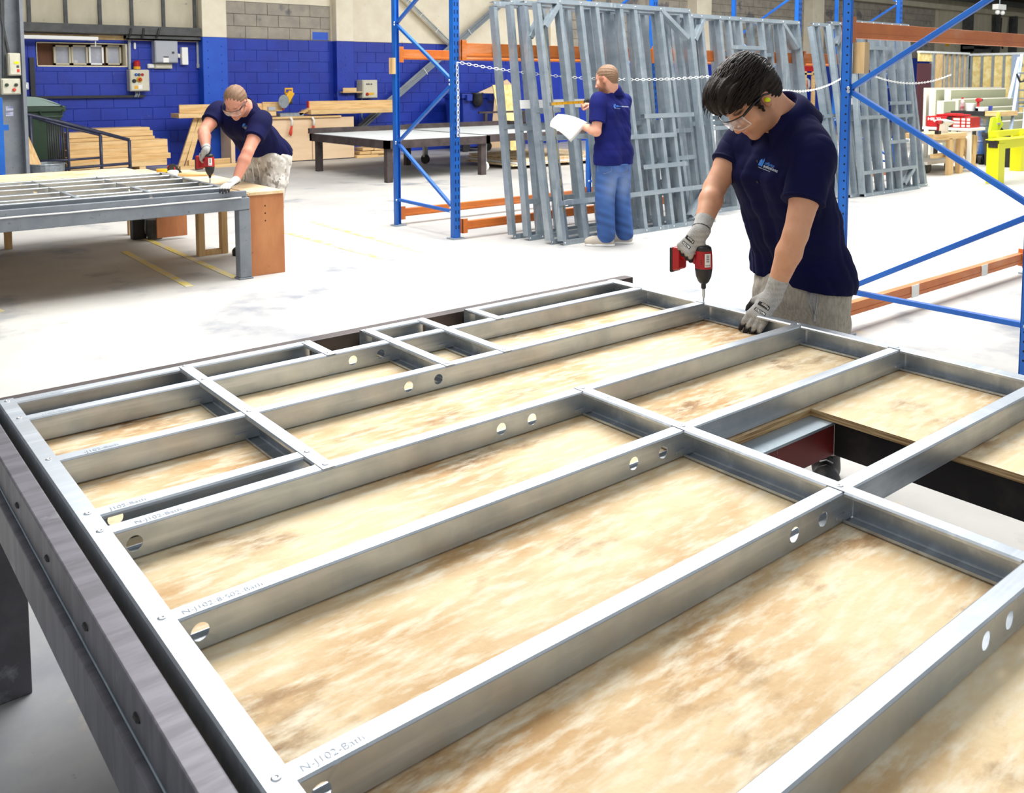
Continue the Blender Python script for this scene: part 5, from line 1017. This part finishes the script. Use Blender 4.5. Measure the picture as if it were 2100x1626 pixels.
def impact_driver(name, label, tip, hdir, top, side, sc=1.0):
    # tip of bit, direction of handle, axis up
    tip, up, hd = V(tip), V(top).normalized(), V(hdir).normalized(); hd = (hd-up*hd.dot(up)).normalized(); sd = up.cross(hd)
    t = thing(name, label, 'drill', tuple(tip)); A = lambda a, b=0, c=0: tip+(up*a+hd*b+sd*c)*sc
    obj('bit', MB().lathe([(.0028*sc, 0), (.0035*sc, .004), (.0035*sc, .012), (.0055*sc, .016), (.0055*sc, .042), (.004*sc, .046), (.004*sc, .055)], tip, up, 10), M['rivet'], t, smooth=False)
    obj('chuck', MB().lathe([(.008*sc, .05*sc), (.0095*sc, .053*sc), (.0095*sc, .07*sc), (.012*sc, .072*sc)], tip, up, 14), M['black'], t)
    obj('nose', MB().lathe([(.013*sc, .07*sc), (.021*sc, .078*sc), (.030*sc, .1*sc), (.0335*sc, .125*sc), (.034*sc, .131*sc)], tip, up, 20), M['black'], t, smooth=True)
    bd = obj('motor_body', MB().lathe([(.034*sc, .1312*sc), (.0345*sc, .14*sc), (.033*sc, .18*sc), (.031*sc, .2*sc), (.028*sc, .2*sc)], tip, up, 20), M['red'], t, smooth=False)
    obj('rear_cap', MB().lathe([(.0312*sc, .2*sc), (.029*sc, .212*sc), (.02*sc, .22*sc), (.006*sc, .2225*sc)], tip, up, 20), M['black'], t, smooth=True)
    obj('handle', MB().tube([A(.155, .02), A(.168, .055), A(.17, .11)], [.0215*sc, .019*sc, .02*sc], 14), M['red'], t, smooth=True)
    mb = MB(); vs = []
    for b_, w_ in ((.095, .028), (.128, .032)):
        for a_, c_ in ((.105, -1), (.205, -1), (.205, 1), (.105, 1)): vs.append(A(a_+(.01 if a_ < .15 else -.004)*(1 if b_ < .1 else 0), b_, c_*w_))
    obj('battery', mb.add(vs, [(0, 1, 2, 3), (7, 6, 5, 4), (0, 4, 5, 1), (1, 5, 6, 2), (2, 6, 7, 3), (3, 7, 4, 0)]), M['red'], t, bevel=.008*sc); vs = [A(a_, b_, c_) for b_ in (.126, .14) for a_, c_ in ((.1, -.031), (.2, -.031), (.2, .031), (.1, .031))]
    obj('battery_base', MB().add(vs, [(0, 1, 2, 3), (7, 6, 5, 4), (0, 4, 5, 1), (1, 5, 6, 2), (2, 6, 7, 3), (3, 7, 4, 0)]), M['black'], t, bevel=.005*sc)
    # barcode label wrapped on the body, facing 'side'
    sv = V(side); sv = (sv-up*sv.dot(up)).normalized(); tv = up.cross(sv)
    def arc(w0, w1, a0, a1, r): 
        n = 6; return MB().add([tip+up*a*sc+(sv*math.cos(w0+(w1-w0)*k/n)+tv*math.sin(w0+(w1-w0)*k/n))*r*sc for a in (a0, a1) for k in range(n+1)], [(k, k+1, n+2+k, n+1+k) for k in range(n)])
    obj('label', arc(-.1, .62, .140, .192, .0352), M['white'], t)
    bars = MB()
    for i in range(11): q = arc(.08, .42, .158+i*.0028, .158+i*.0028+(.0016 if i % 3 else .0008), .0354); bars.add(q.v, q.f)
    for i in range(7): q = arc(.0+.08*i, .04+.08*i, .144, .149, .0354); bars.add(q.v, q.f)
    obj('barcode', bars, M['black'], t)
    for i in range(3): obj('vent_slot', arc(-.55-.0, -.4, .15+.007*i, .153+.007*i, .0349), M['black'], t)
    return t, A
UZ = np.array([0, 0, 1.])
def cv(r, u, t): return nrm(RT*r+UP*u-FW*t)           # a direction given as right / up / towards the viewer
def torso(s, neck, sL, sR, hip, front, g=1.0, hem=None, belly=.0):
    lat = nrm(sL-sR); mid = (sL+sR)/2; ax = nrm(mid-hip); fr = nrm(front-ax*(front@ax))
    ch = mid-ax*.10; wa = hip+(mid-hip)*.42
    for q, sh in ((1, sL), (-1, sR)):
        s.cap(neck+lat*q*.03-ax*.015, sh-ax*.012-lat*q*.03, .064*g, .073*g, .05)
        s.cap(ch+lat*q*.085, wa+lat*q*.075, .118*g, .108*g, .05); s.cap(wa+lat*q*.075, hip+lat*q*.085, .108*g, .118*g, .05)
        s.cap(ch+lat*q*.07+fr*.035, ch+lat*q*.06-ax*.08+fr*.03, .09*g, .08*g, .05)
        if hem is not None: s.cap(hip+lat*q*.085, hip+(hem-hip)*1.25+lat*q*.085, .118*g, .12*g, .05)
    s.cap(mid-ax*.06, hip, .1*g, .1*g, .05)
    if belly: s.ell(wa+fr*.06, (.12, .11, .12), None, .06)
    return lat, ax, fr
def sleeve(o_name, sh, el, frac, r0, r1, parent, m, lat, h=.006, noise=None):
    e = sh+(el-sh)*frac; d = nrm(el-sh); s = Sdf(.02); s.cap(sh-d*.02+lat*.0, sh+d*.03, r0*.98, r0, .02); s.cap(sh+d*.02, e+d*.05, r0, r1, .02); s.cut(e, d)
    if noise is not None: s.noise = noise
    o = blob(o_name, s, h, m, parent); a = nrm(np.cross(d, UZ+np.array([.2, .1, 0]))); b = np.cross(d, a); cr = r1+.0005
    obj('cuff', MB().tube([e-d*.008+(a*math.cos(t)+b*math.sin(t))*(cr-.001) for t in [2*math.pi*k/28 for k in range(29)]], .0055, 8, False), m, o, smooth=True)
    return o
def collar(parent, m, C, up, front, r, h, flare, open_=.5, spread=.028):
    up = nrm(up); front = nrm(front-up*(front@up)); sd = np.cross(up, front); n = 36; vs = []
    for k in range(n+1):
        t = open_/2+(2*math.pi-open_)*k/n; dr = front*math.cos(t)+sd*math.sin(t); e = 1.0 if .12 < k/n < .88 else 1.35
        bk = .5-.5*math.cos(t); lift = up*(.012*bk)
        vs += [C+dr*r*.94-up*.01, C+dr*r+up*h+lift, C+dr*(r+.004)+up*(h+.003)+lift, C+dr*(r+spread*.5)+up*(h*.55)+lift*.8, C+dr*(r+spread*e)-up*(flare*e)]
    return obj('collar', MB().add(vs, [(k*5+j, k*5+j+1, (k+1)*5+j+1, (k+1)*5+j) for k in range(n) for j in range(4)]), m, parent, smooth=True, solid=.004)
def glasses(parent, H, sc, top='frame', drop=0.0):
    P = lambda a, b, d: H[0]+(H[1]*a+H[2]*b+H[3]*d)*sc; vs = []; n = 20
    for k in range(n+1):
        d = -.066+.132*k/n; a = .119-6.2*d*d; lo = -.034+.012*math.exp(-(d/.012)**2)+.2*max(0, abs(d)-.045)
        vs += [P(a, .014+drop, d), P(a+.002, (.014+lo)/2+drop, d), P(a-.003, lo+drop, d)]
    o = obj('safety_glasses', MB().add(vs, [(k*3+j, k*3+j+1, (k+1)*3+j+1, (k+1)*3+j) for k in range(n) for j in range(2)]), M['lens'], parent, smooth=True, solid=.0016)
    obj('brow_bar', MB().tube([vs[k*3] for k in range(n+1)], .0022*sc, 6), M['frame'] if top == 'frame' else M['silver'], o, smooth=True)
    obj('lens_rim', MB().tube([vs[k*3+2] for k in range(n+1)], .0012*sc, 6), M['white'], o, smooth=True)
    for e in (-1, 1): obj('temple_arm', MB().tube([P(.096, .012+drop, e*.066), P(.05, .014+drop, e*.076), P(-.005, .006+drop, e*.082), P(-.03, -.012, e*.08)], [.0045*sc, .005*sc, .004*sc, .003*sc], 8), M['frame'], o, smooth=True)
    return o
def strands(H, sc, amp, fr=230):
    def f(P):
        q = (P-H[0])/sc; a, b, d = q@H[1], q@H[2], q@H[3]; th = np.arctan2(d, b+.02)
        return amp*(np.sin(th*26+np.sin(a*30)*2.0+a*20)+.6*np.sin(th*61+a*45+np.sin(b*60)))
    return f
# ---- the young man at the front table
pw = thing('person', 'young man with dark hair in a navy polo shirt driving a screw into the frame', 'person', (3.0, 1.95, 0))
H = headframe(at(1534, 203, 3.2), cv(-.60, -.75, .26), cv(-.74, .62, .30)); hs = 1.04
neck = at(1607, 246, 3.29); sL, sR = at(1672, 318, 3.13), at(1517, 292, 3.46); eL, wL = at(1632, 480, 3.06), at(1585, 606, 3.1); eR, wR = at(1466, 385, 3.4), at(1437, 474, 3.27)
hip = at(1645, 560, 3.47); lat = nrm(sL-sR); front = np.cross(lat, UZ)
s = Sdf(.03); P = add_head(s, H, hs); s.cap(P(-.05, -.02, 0), neck+UZ*.0, .058, .064, .04); s.cap(P(.0, -.07, 0), neck+nrm(front)*.03, .045, .056, .04)
torso(s, neck, sL, sR, hip, front, .86)
s.chain([sL, sL+(eL-sL)*.55, eL, eL+(wL-eL)*.3, wL], [.052, .05, .041, .0435, .0265], .012); s.chain([sR, sR+(eR-sR)*.5, eR, eR+(wR-eR)*.3, wR], [.052, .05, .042, .0435, .0275], .012)

hL, hR = hip+lat*.09-UZ*.03, hip-lat*.09-UZ*.03; aL, aR = np.array([3.10, 1.88, .09]), np.array([3.10, 2.20, .09]); fd = nrm(np.array([-.72, -.45, 0]))
for h_, a_ in ((hL, aL), (hR, aR)): k_ = (h_+a_)/2+fd*.03; s.chain([h_, k_, a_+UZ*.03], [.075, .055, .036], .02)
def pcol(P_, H=H, hs=hs): return headcolor(H, hs, (P_, np.tile(SK, (len(P_), 1))), .55)
body = blob('body', s, .005, M['skin'], pw, pcol)
tr = Sdf(.04); kn = []
tr.ell(hip-UZ*.06, (.15, .18, .14), (front, lat, UZ), .05)
for h_, a_ in ((hL, aL), (hR, aR)):
    k_ = (h_+a_)/2+fd*.03; tr.chain([h_-UZ*.02, k_, a_+UZ*.05], [.112, .088, .078], .03)
tr.cut(aL+UZ*.03, -UZ); tr.cut(hip+UZ*.1, UZ); tr.noise = folds([((14, 10, 40), 0, 1), ((40, 20, 15), 1, .7), ((70, -50, 25), 2, .35)], .004)
trs = blob('trousers', tr, .007, M['marl'], pw)
sh = Sdf(.03); hem = hip-UZ*.035; lat_, ax_, fr_ = torso(sh, neck, sL, sR, hip, front, 1.0, hem); sh.cut(hem, -UZ-RT*.13)
for q_, s_ in ((1, sL), (-1, sR)): sh.cap(neck-fr_*.03-ax_*.0+lat_*.02*q_, s_-ax_*.01-lat_*.02*q_, .058, .074, .06)
sh.ell((sL+sR)/2-fr_*.05-ax_*.03, (.10, .17, .12), (fr_, lat_, ax_), .06)
sh.sub(neck+UZ*.05+fr_*.03, (.062, .062, .09), None, .02)
sh.noise = folds([((34, 40, 6), 0, 1), ((12, 10, 52), 2, .55), ((70, 50, 16), 1, .35)], .0062)
shirt = blob('polo_shirt', sh, .006, M['navy'], pw)
slL = sleeve('sleeve', sL-UZ*.012-lat*.012, eL, .60, .074, .071, pw, M['navy'], lat, noise=folds([((50, 30, 20), 0, 1)], .0022)); slR = sleeve('sleeve', sR-UZ*.01+lat*.01, eR, .5, .072, .069, pw, M['navy'], lat, noise=folds([((50, 30, 20), 3, 1)], .0022))
collar(pw, M['navy'], neck+ax_*.006+fr_*.006, nrm(ax_+(P(0, -.02, 0)-neck)*2.2), fr_, .077, .052, .042, .7, .056)
for k in range(2): b_ = bvh_of(shirt).ray_cast(V(neck-UZ*(.10+.075*k)+fr_*.4), V(-fr_)); obj('button', MB().lathe([(.0055, 0), (.0055, .002), (.003, .002)], b_[0], fr_, 10), M['frame'], pw)
hr = Sdf(.02); ax3 = (H[1], H[2], H[3]); q = lambda *r: [x*hs for x in r]
hr.ell(P(-.028, .048, 0), q(.112, .098, .091), ax3); hr.ell(P(.045, .088, .0), q(.075, .06, .08), ax3, .03); hr.ell(P(.085, .068, .012), q(.04, .036, .066), ax3, .025); hr.ell(P(-.07, .0, 0), q(.062, .085, .076), ax3, .03)
hr.cap(P(.03, .0, .078), P(.028, -.03, .075), .010*hs, .007*hs, .01); hr.cap(P(.03, .0, -.078), P(.028, -.03, -.075), .010*hs, .007*hs, .01)
hr.sub(P(.128, -.055, 0), q(.085, .098, .12), ax3, .02); hr.sub(P(-.04, -.155, 0), q(.14, .085, .12), ax3, .015)
for e in (-1, 1): hr.sub(P(-.012, -.022, e*.095), q(.028, .042, .022), ax3, .01); hr.sub(P(.065, -.05, e*.085), q(.036, .07, .04), ax3, .01)
hr.noise = strands(H, hs, .0026); hair = blob('hair', hr, .0034, M['hairdark'], pw)
lk = MB(); rg = np.random.RandomState(3)
for i in range(420):                                   # loose locks over the mass of hair, combed forward from the crown
    t0 = rg.uniform(-1.45, 1.45); a0 = rg.uniform(-.11, .06); rr_ = lambda a: .1+.012*math.cos((a-.02)*9)
    pts = []; ln = rg.uniform(.05, .085); sw = rg.uniform(-.5, .5)
    for k in range(5):
        a = a0+ln*k/4; th = t0+sw*.25*k/4; rad = .098*math.sqrt(max(.02, 1-((a+.0)/.155)**2))+.022+rg.uniform(-.003, .003)*(k/4)+.004
        pts.append(P(a, .03+rad*math.cos(th)*.98, rad*math.sin(th)*.83))
    lk.tube(pts, [.0022, .0026, .0022, .0016, .0005], 4)
obj('hair_locks', lk, M['hairdark'], hair, smooth=True)['kind'] = 'stuff'
gl = glasses(pw, H, hs)
e_ = P(-.002, -.014, .083); obj('ear_plug', MB().tube([e_-H[3]*.008, e_+H[3]*.006, e_+H[3]*.014-H[2]*.003], [.0085, .0085, .006], 12), M['lime'], pw, smooth=True); e_ = P(-.002, -.014, -.083); obj('ear_plug', MB().tube([e_+H[3]*.008, e_-H[3]*.014], [.0085, .006], 12), M['lime'], pw, smooth=True)
gloved('left_glove', wL, eL, at(1553, 651, 3.075), cv(-.35, .35, .85), -RT, (.25, .35, .3), pw, fl=.068, side=1)
hd_ = -RT*.70+FW*.70; tipw = V((CX['F'], ROW['s2'], ZT+.003)); drill, DA = impact_driver('impact_driver', 'red and black cordless impact driver held by the young man at the front table', tipw, hd_, (.0, .01, 1), -FW-RT*.0, .93)
hc = np.array(DA(.168, .062)); gloved('right_glove', wR, eR, hc+UP*.028-RT*.022-FW*.022+RT*.0, cv(-.55, .45, .75), RT*.8+FW*.45, (.95, 1.15, .8), pw, fl=.07, side=-1, tcurl=.6)
X_ = nrm(lat*.92-UZ*.32-fr_*.1); O_ = at(1565, 340, 3.2); X_ = nrm(RT*.80-UP*.42+FW*-.42); Y_ = UP*.9+RT*.4
logo(shirt, O_+RT*.0, X_, Y_, .0165, pw, [('offsite', -.25, .55, 1.0, 'logo'), ('solutions', -.25, -.12, 1.0, 'logow')], 'modern wall solutions')
zp_ = at(1668, 625, 3.3); bt = bvh_of(trs)
def onsurf(p, d, b=bt): h = b.ray_cast(V(p)-V(d)*.3, V(d)); return np.array(h[0]) if h[0] is not None else np.array(p)
zl = [onsurf(at(1654+i*1.9-3*math.sin(i*.4), 594+i*6.6, 3.3), FW)-FW*.003 for i in range(9)]; zr = [onsurf(at(1672+1.5*math.sin(i*.6), 594+i*6.6, 3.3), FW)-FW*.003 for i in range(9)]
obj('zip_edge', MB().tube(zl, .0018, 6).tube(zr, .0018, 6), M['silver'], trs); obj('pocket_lining', MB().add([p for a, b in zip(zl, zr) for p in (a+FW*.0015, b+FW*.0015)], [(2*i, 2*i+1, 2*i+3, 2*i+2) for i in range(8)]), mat('lining', (120, 116, 116), .9, c2=(176, 172, 170), scale=(70, 70, 8), lo=.45, hi=.55), trs)
obj('zip_pull', MB().bar(zr[-1]-FW*.003, zr[-1]-FW*.003-UP*.022, .007, .003), M['rivet'], trs)
def boot(parent, a, fd, m, sole, nm='boot', g=1.0, laces=True):
    s = Sdf(.03); a = np.array(a); a0 = np.array([a[0], a[1], 0.])
    s.cap(a0+UZ*.17*g, a0+UZ*.05, .056*g, .05*g); s.cap(a0-fd*.035+UZ*.042, a0+fd*.12+UZ*.04, .042, .046); s.cap(a0+fd*.12+UZ*.04, a0+fd*.165+UZ*.036, .046, .04); s.cut(a0+UZ*.012, -UZ)
    o = blob(nm, s, .005, m, parent); c = Sdf(.02); c.cap(a0-fd*.035+UZ*.012, a0+fd*.15+UZ*.012, .048, .05); c.cut(a0+UZ*.022, UZ); c.cut(a0+UZ*.001, -UZ); blob('sole', c, .005, sole, o)
    if laces:
        sd = np.cross(UZ, fd)
        for k in range(5):
            c_ = a0+fd*(.045+.02*k)+UZ*(.125-.012*k); obj('lace', MB().tube([c_-sd*.024-UZ*.004, c_+UZ*.006, c_+sd*.024-UZ*.004], .003, 6), M['black'] if k % 2 else M['silver'], o)
    return o
for a_ in (aL, aR): boot(pw, a_, fd, M['boot'], M['black'])
# ---- the man measuring the leaning frame
p2 = thing('person', 'man seen from behind in a navy polo and jeans, measuring a leaning steel frame', 'person', tuple(onz(1255, 500)))
H2 = headframe(at(1243, 163, 8.22), cv(-.83, -.26, -.42), cv(-.16, .95, -.1)); h2 = 1.0
neck2 = at(1256, 188, 8.31); sL2, sR2 = at(1228, 210, 8.17), at(1279, 207, 8.42); eL2, wL2 = at(1223, 270, 8.1), at(1194, 258, 8.3); eR2, wR2 = at(1262, 245, 8.68), at(1214, 213, 8.6); hip2 = at(1258, 318, 8.3)
lat2 = nrm(sL2-sR2); fr2 = np.cross(lat2, UZ); s = Sdf(.03); P2 = add_head(s, H2, h2); s.cap(P2(-.04, -.03, 0), neck2, .056, .062, .04); s.cap(P2(.01, -.06, 0), neck2+fr2*.03, .045, .056, .04)
torso(s, neck2, sL2, sR2, hip2, fr2, .86); s.chain([sL2, sL2+(eL2-sL2)*.5, eL2, eL2+(wL2-eL2)*.3, wL2], [.054, .05, .043, .044, .028], .012); s.chain([sR2, sR2+(eR2-sR2)*.5, eR2, eR2+(wR2-eR2)*.3, wR2], [.054, .05, .043, .044, .028], .012)
hand(s, wL2, wL2+nrm(cv(-.9, .1, -.2))*.085, cv(-.1, -.5, .8), cv(-.2, .9, .3), (.2, .25, .2), fl=.075); hand(s, wR2, wR2+nrm(cv(-.8, .05, .3))*.07, cv(.1, .75, .5), cv(-.2, .1, .9), (.8, .9, .6), fl=.072)
fL2 = np.array(onz(1243, 504)); fR2 = np.array(onz(1281, 499)); fd2 = nrm(cv(-.9, 0, .1)*np.array([1, 1, 0])+fr2*.35); fL2[2] = fR2[2] = .08; hL2, hR2 = hip2+lat2*.09-UZ*.05, hip2-lat2*.09-UZ*.05
for h_, a_ in ((hL2, fL2), (hR2, fR2)): s.chain([h_, (h_+a_)/2+fr2*.02, a_], [.078, .055, .034], .02)
def pcol2(P_): return headcolor(H2, h2, (P_, np.tile(L3((216, 158, 132)), (len(P_), 1))), .85, L3((120, 80, 56)))
blob('body', s, .0065, M['skin'], p2, pcol2)
tr = Sdf(.04); tr.ell(hip2-UZ*.06, (.13, .175, .15), (fr2, lat2, UZ), .05)
for h_, a_ in ((hL2, fL2), (hR2, fR2)): tr.chain([h_-UZ*.03, (h_+a_)/2+fr2*.02, a_+UZ*.02], [.105, .09, .082], .012)
tr.cut(fL2-UZ*.045, -UZ); tr.cut(hip2-UZ*.075, UZ); tr.noise = folds([((10, 7, 30), 0, .3), ((34, 24, 22), 1, .6), ((30, -40, 60), 2, .3), ((60, 40, 12), 2, .5)], .0035)
def jean(P_):
    C = np.tile(L3((54, 90, 152)), (len(P_), 1)); n = np.sin(P_[:, 0]*30+P_[:, 2]*18)+np.sin(P_[:, 1]*26-P_[:, 2]*55+1)+np.sin(P_[:, 2]*90+P_[:, 0]*40); C *= (1+.12*n)[:, None]
    for h_ in (hL2, hR2):
        c = h_-UZ*.26-fr2*.09; w_ = np.exp(-(((P_-c)*np.array([1, 1, .55]))**2).sum(1)/.0065)*.6; C = C*(1-w_[:, None])+L3((150, 172, 208))*w_[:, None]
    for h_ in (hL2, hR2): pass
    return C
jn = blob('jeans', tr, .0075, M['denim'], p2, jean); bj = bvh_of(jn)
for px in (1240, 1280):
    q = [onsurf(at(px+dx, y, 8.2), FW, bj)-FW*.004 for dx, y in ((-14, 338), (13, 338), (13, 350), (0, 356), (-14, 350), (-14, 338))]; obj('pocket_stitching', MB().tube(q, .003, 5), mat('stitch', (120, 130, 160), .9), jn)
s = Sdf(.03); hem2 = hip2-UZ*.085; torso(s, neck2, sL2, sR2, hip2, fr2, 1.0, hem2); s.cut(hem2, -UZ); s.noise = folds([((30, -22, 26), 0, 1), ((10, 14, 40), 2, .6), ((60, 30, 20), 1, .3)], .005)
sh2 = blob('polo_shirt', s, .007, M['navy2'], p2)
sleeve('sleeve', sL2, eL2, .70, .082, .074, p2, M['navy2'], lat2, .0075); sleeve('sleeve', sR2-UZ*.01, eR2, .7, .074, .07, p2, M['navy2'], lat2, .0075); collar(p2, M['navy2'], neck2-UZ*.012, UZ+fr2*.1, fr2, .07, .05, .032, .6, .03)
s = Sdf(.02); a3 = (H2[1], H2[2], H2[3]); s.ell(P2(-.022, .042, 0), (.101, .089, .081), a3); s.ell(P2(-.06, .0, 0), (.052, .08, .07), a3, .03); s.sub(P2(.12, -.045, 0), (.085, .115, .12), a3, .02); s.sub(P2(-.03, -.15, 0), (.14, .085, .12), a3, .015)
for e in (-1, 1): s.sub(P2(-.006, -.03, e*.09), (.03, .05, .03), a3, .01)
s.noise = strands(H2, h2, .0012); blob('hair', s, .0045, M['hairfair'], p2)
logo(sh2, at(1268, 219, 8.05), RT, UP+RT*.1, .0195, p2, [('offsite', -.3, .35, 1.05, 'logo'), ('solutions', 2.45, .35, 1.05, 'logow')], 'modern wall solutions')
boot(p2, fL2, fd2, M['shoe'], M['white'], 'shoe', .8, False); boot(p2, fR2, fd2, M['shoe'], M['white'], 'shoe', .8, False)
c_ = at(1204, 209, 8.58); t = thing('tape_measure', 'extended yellow tape measure with a black case in the standing man\'s hand', 'tape measure', tuple(c_))
obj('case', MB().lathe([(.02, -.017), (.034, -.012), (.034, .012), (.02, .017)], c_, -FW, 16), M['black'], t); e_ = at(1129, 213, 8.4); obj('blade', MB().bar(c_-RT*.02, e_, .004, .026), M['yellowtool'], t); d_ = (e_-c_)
for k in range(24): obj('blade_mark', MB().bar(c_+d_*(.08+.038*k)-FW*.003+UP*.012, c_+d_*(.08+.038*k)-FW*.003+UP*(.004 if k % 4 else -.006), .003, .001), M['black'], t)
obj('end_hook', MB().box(e_[0]-.004, e_[0]+.004, e_[1]-.01, e_[1]+.01, e_[2]-.02, e_[2]+.014), M['zinc'], t)
vs = []; n = 10
for i in range(n+1):
    for j in range(n+1):
        u, v_ = i/n, j/n; px = (1-u)*((1-v_)*1145+v_*1128)+u*((1-v_)*1206+v_*1171)-5*math.sin(math.pi*v_)*(1-u); py = (1-u)*((1-v_)*234+v_*259)+u*((1-v_)*252+v_*291)-4*math.sin(math.pi*u); vs.append(at(px, py, 8.30-.10*math.sin(u*2.6)*.6-.14*v_))
pf = [(i*(n+1)+j, i*(n+1)+j+1, (i+1)*(n+1)+j+1, (i+1)*(n+1)+j) for i in range(n) for j in range(n)]
tag(obj('drawing_sheet', MB().add(vs, pf), M['white'], smooth=True, solid=.003), 'large curling sheets of white paper held in the standing man\'s left hand', 'paper')
# ---- the man stooping over the left table
p3 = thing('person', 'stooping man with short fair hair, safety glasses and camouflage trousers, left', 'person', (3.3, 7.7, 0))
H3 = headframe(at(483, 210, 7.3), cv(-.10, -.70, .66), cv(-.06, .72, .69)); h3 = 1.04
neck3 = at(503, 220, 7.52); sL3, sR3 = at(535, 250, 7.5), at(447, 230, 7.62); eL3, wL3 = at(508, 312, 7.3), at(484, 369, 7.2); eR3, wR3 = at(418, 270, 7.45), at(423, 305, 7.2); hip3 = at(548, 308, 7.95); lat3 = nrm(sL3-sR3)
ax = nrm((sL3+sR3)/2-hip3); fr3 = np.cross(lat3, ax); s = Sdf(.03); P3 = add_head(s, H3, h3); s.cap(P3(-.05, -.02, 0), neck3, .058, .066, .04); s.cap(P3(0, -.07, 0), neck3+fr3*.03, .045, .056, .04)
torso(s, neck3, sL3, sR3, hip3, fr3, .88); s.chain([sL3, sL3+(eL3-sL3)*.5, eL3, eL3+(wL3-eL3)*.3, wL3], [.058, .056, .047, .05, .032], .012); s.chain([sR3, sR3+(eR3-sR3)*.5, eR3, eR3+(wR3-eR3)*.3, wR3], [.058, .056, .047, .05, .032], .012)
aL3, aR3 = np.array([3.26, 7.42, .09]), np.array([3.26, 7.78, .09]); fd3 = nrm(np.array([-.9, -.2, 0])); hl = nrm(lat3*np.array([1, 1, 0])); hL3, hR3 = hip3+hl*.1-UZ*.05, hip3-hl*.1-UZ*.05
for h_, a_ in ((hL3, aL3), (hR3, aR3)): s.chain([h_, (h_+a_)/2+fd3*.02, a_], [.08, .056, .036], .02)
def pcol3(P_): return headcolor(H3, h3, (P_, np.tile(L3((206, 142, 118)), (len(P_), 1))), .35, L3((150, 110, 90)), L3((150, 110, 80)))
blob('body', s, .0065, M['skin'], p3, pcol3)
tr = Sdf(.04); tr.ell(hip3-UZ*.05, (.16, .19, .16), (fd3, hl, UZ), .05)
for h_, a_ in ((hL3, aL3), (hR3, aR3)): tr.chain([h_-UZ*.02, (h_+a_)/2+fd3*.02, a_+UZ*.03], [.125, .105, .095], .02)
tr.cut(aL3-UZ*.02, -UZ); tr.cut(hip3+UZ*.12, UZ); tr.noise = folds([((20, 10, 30), 0, 1), ((10, 40, 20), 1, .7), ((30, -30, 60), 2, .4)], .006); tj = blob('camouflage_trousers', tr, .0075, M['camo'], p3); b3 = bvh_of(tj)
for px in (513, 527): q = [onsurf(at(px+(.3*i), 336+i*9, 7.8), FW, b3)-FW*.006 for i in range(5)]; obj('drawstring', MB().tube(q, .006, 6), M['white'], tj)
s = Sdf(.03); hem3 = hip3-ax*.07; torso(s, neck3, sL3, sR3, hip3, fr3, 1.06, hem3, .05); s.cut(hem3, -ax-UZ*.25); s.noise = folds([((24, 20, 20), 0, 1), ((10, 40, 30), 2, .6)], .005); sh3 = blob('polo_shirt', s, .007, M['navy'], p3)
sleeve('sleeve', sL3, eL3, .55, .09, .082, p3, M['navy'], lat3, .0075); sleeve('sleeve', sR3, eR3, .52, .088, .08, p3, M['navy'], lat3, .0075); collar(p3, M['navy'], neck3-ax*.01, ax+UZ*.2, fr3, .07, .035, .02, .8, .026)
s = Sdf(.02); a3 = (H3[1], H3[2], H3[3]); s.ell(P3(-.022, .042, 0), [x*h3 for x in (.1, .088, .081)], a3); s.ell(P3(-.06, 0, 0), (.055, .08, .07), a3, .03); s.sub(P3(.125, -.02, 0), (.088, .098, .13), a3, .02); s.sub(P3(-.03, -.15, 0), (.14, .085, .12), a3, .015)
for e in (-1, 1): s.sub(P3(-.006, -.03, e*.09), (.03, .05, .03), a3, .01)
s.noise = strands(H3, h3, .0012); blob('hair', s, .0045, M['hairfair'], p3); glasses(p3, H3, h3*1.03)
tip3 = V(onz(431, 379, t2z+.064)); dr3, DA3 = impact_driver('impact_driver', 'red and black cordless impact driver held by the stooping man at the left table', tip3, -RT*.75+FW*.6, (0, 0, 1), -FW+RT*.2, 1.12)
hc = np.array(DA3(.168, .062)); gloved('right_glove', np.array(DA3(.245, .02))-FW*.02, eR3, hc+UP*.03-RT*.022-FW*.02, cv(-.55, .45, .75), RT*.8+FW*.45, (.95, 1.15, .8), p3, h=.0042, fl=.075, tcurl=.6)
gloved('left_glove', wL3, eL3, np.array(onz(463, 383, t2z+.095)), cv(.1, .75, .6), cv(-.5, .2, .8), (.3, .35, .3), p3, h=.0042, fl=.07)
for a_ in (aL3, aR3): boot(p3, a_, fd3, M['boot'], M['black'], laces=False)
logo(sh3, at(492, 258, 7.4), cv(.7, -.5, .2), cv(.5, .8, 0), .018, p3, [('offsite', -.25, .55, 1.0, 'logo'), ('solutions', -.25, -.12, 1.0, 'logow')], 'modern wall solutions')
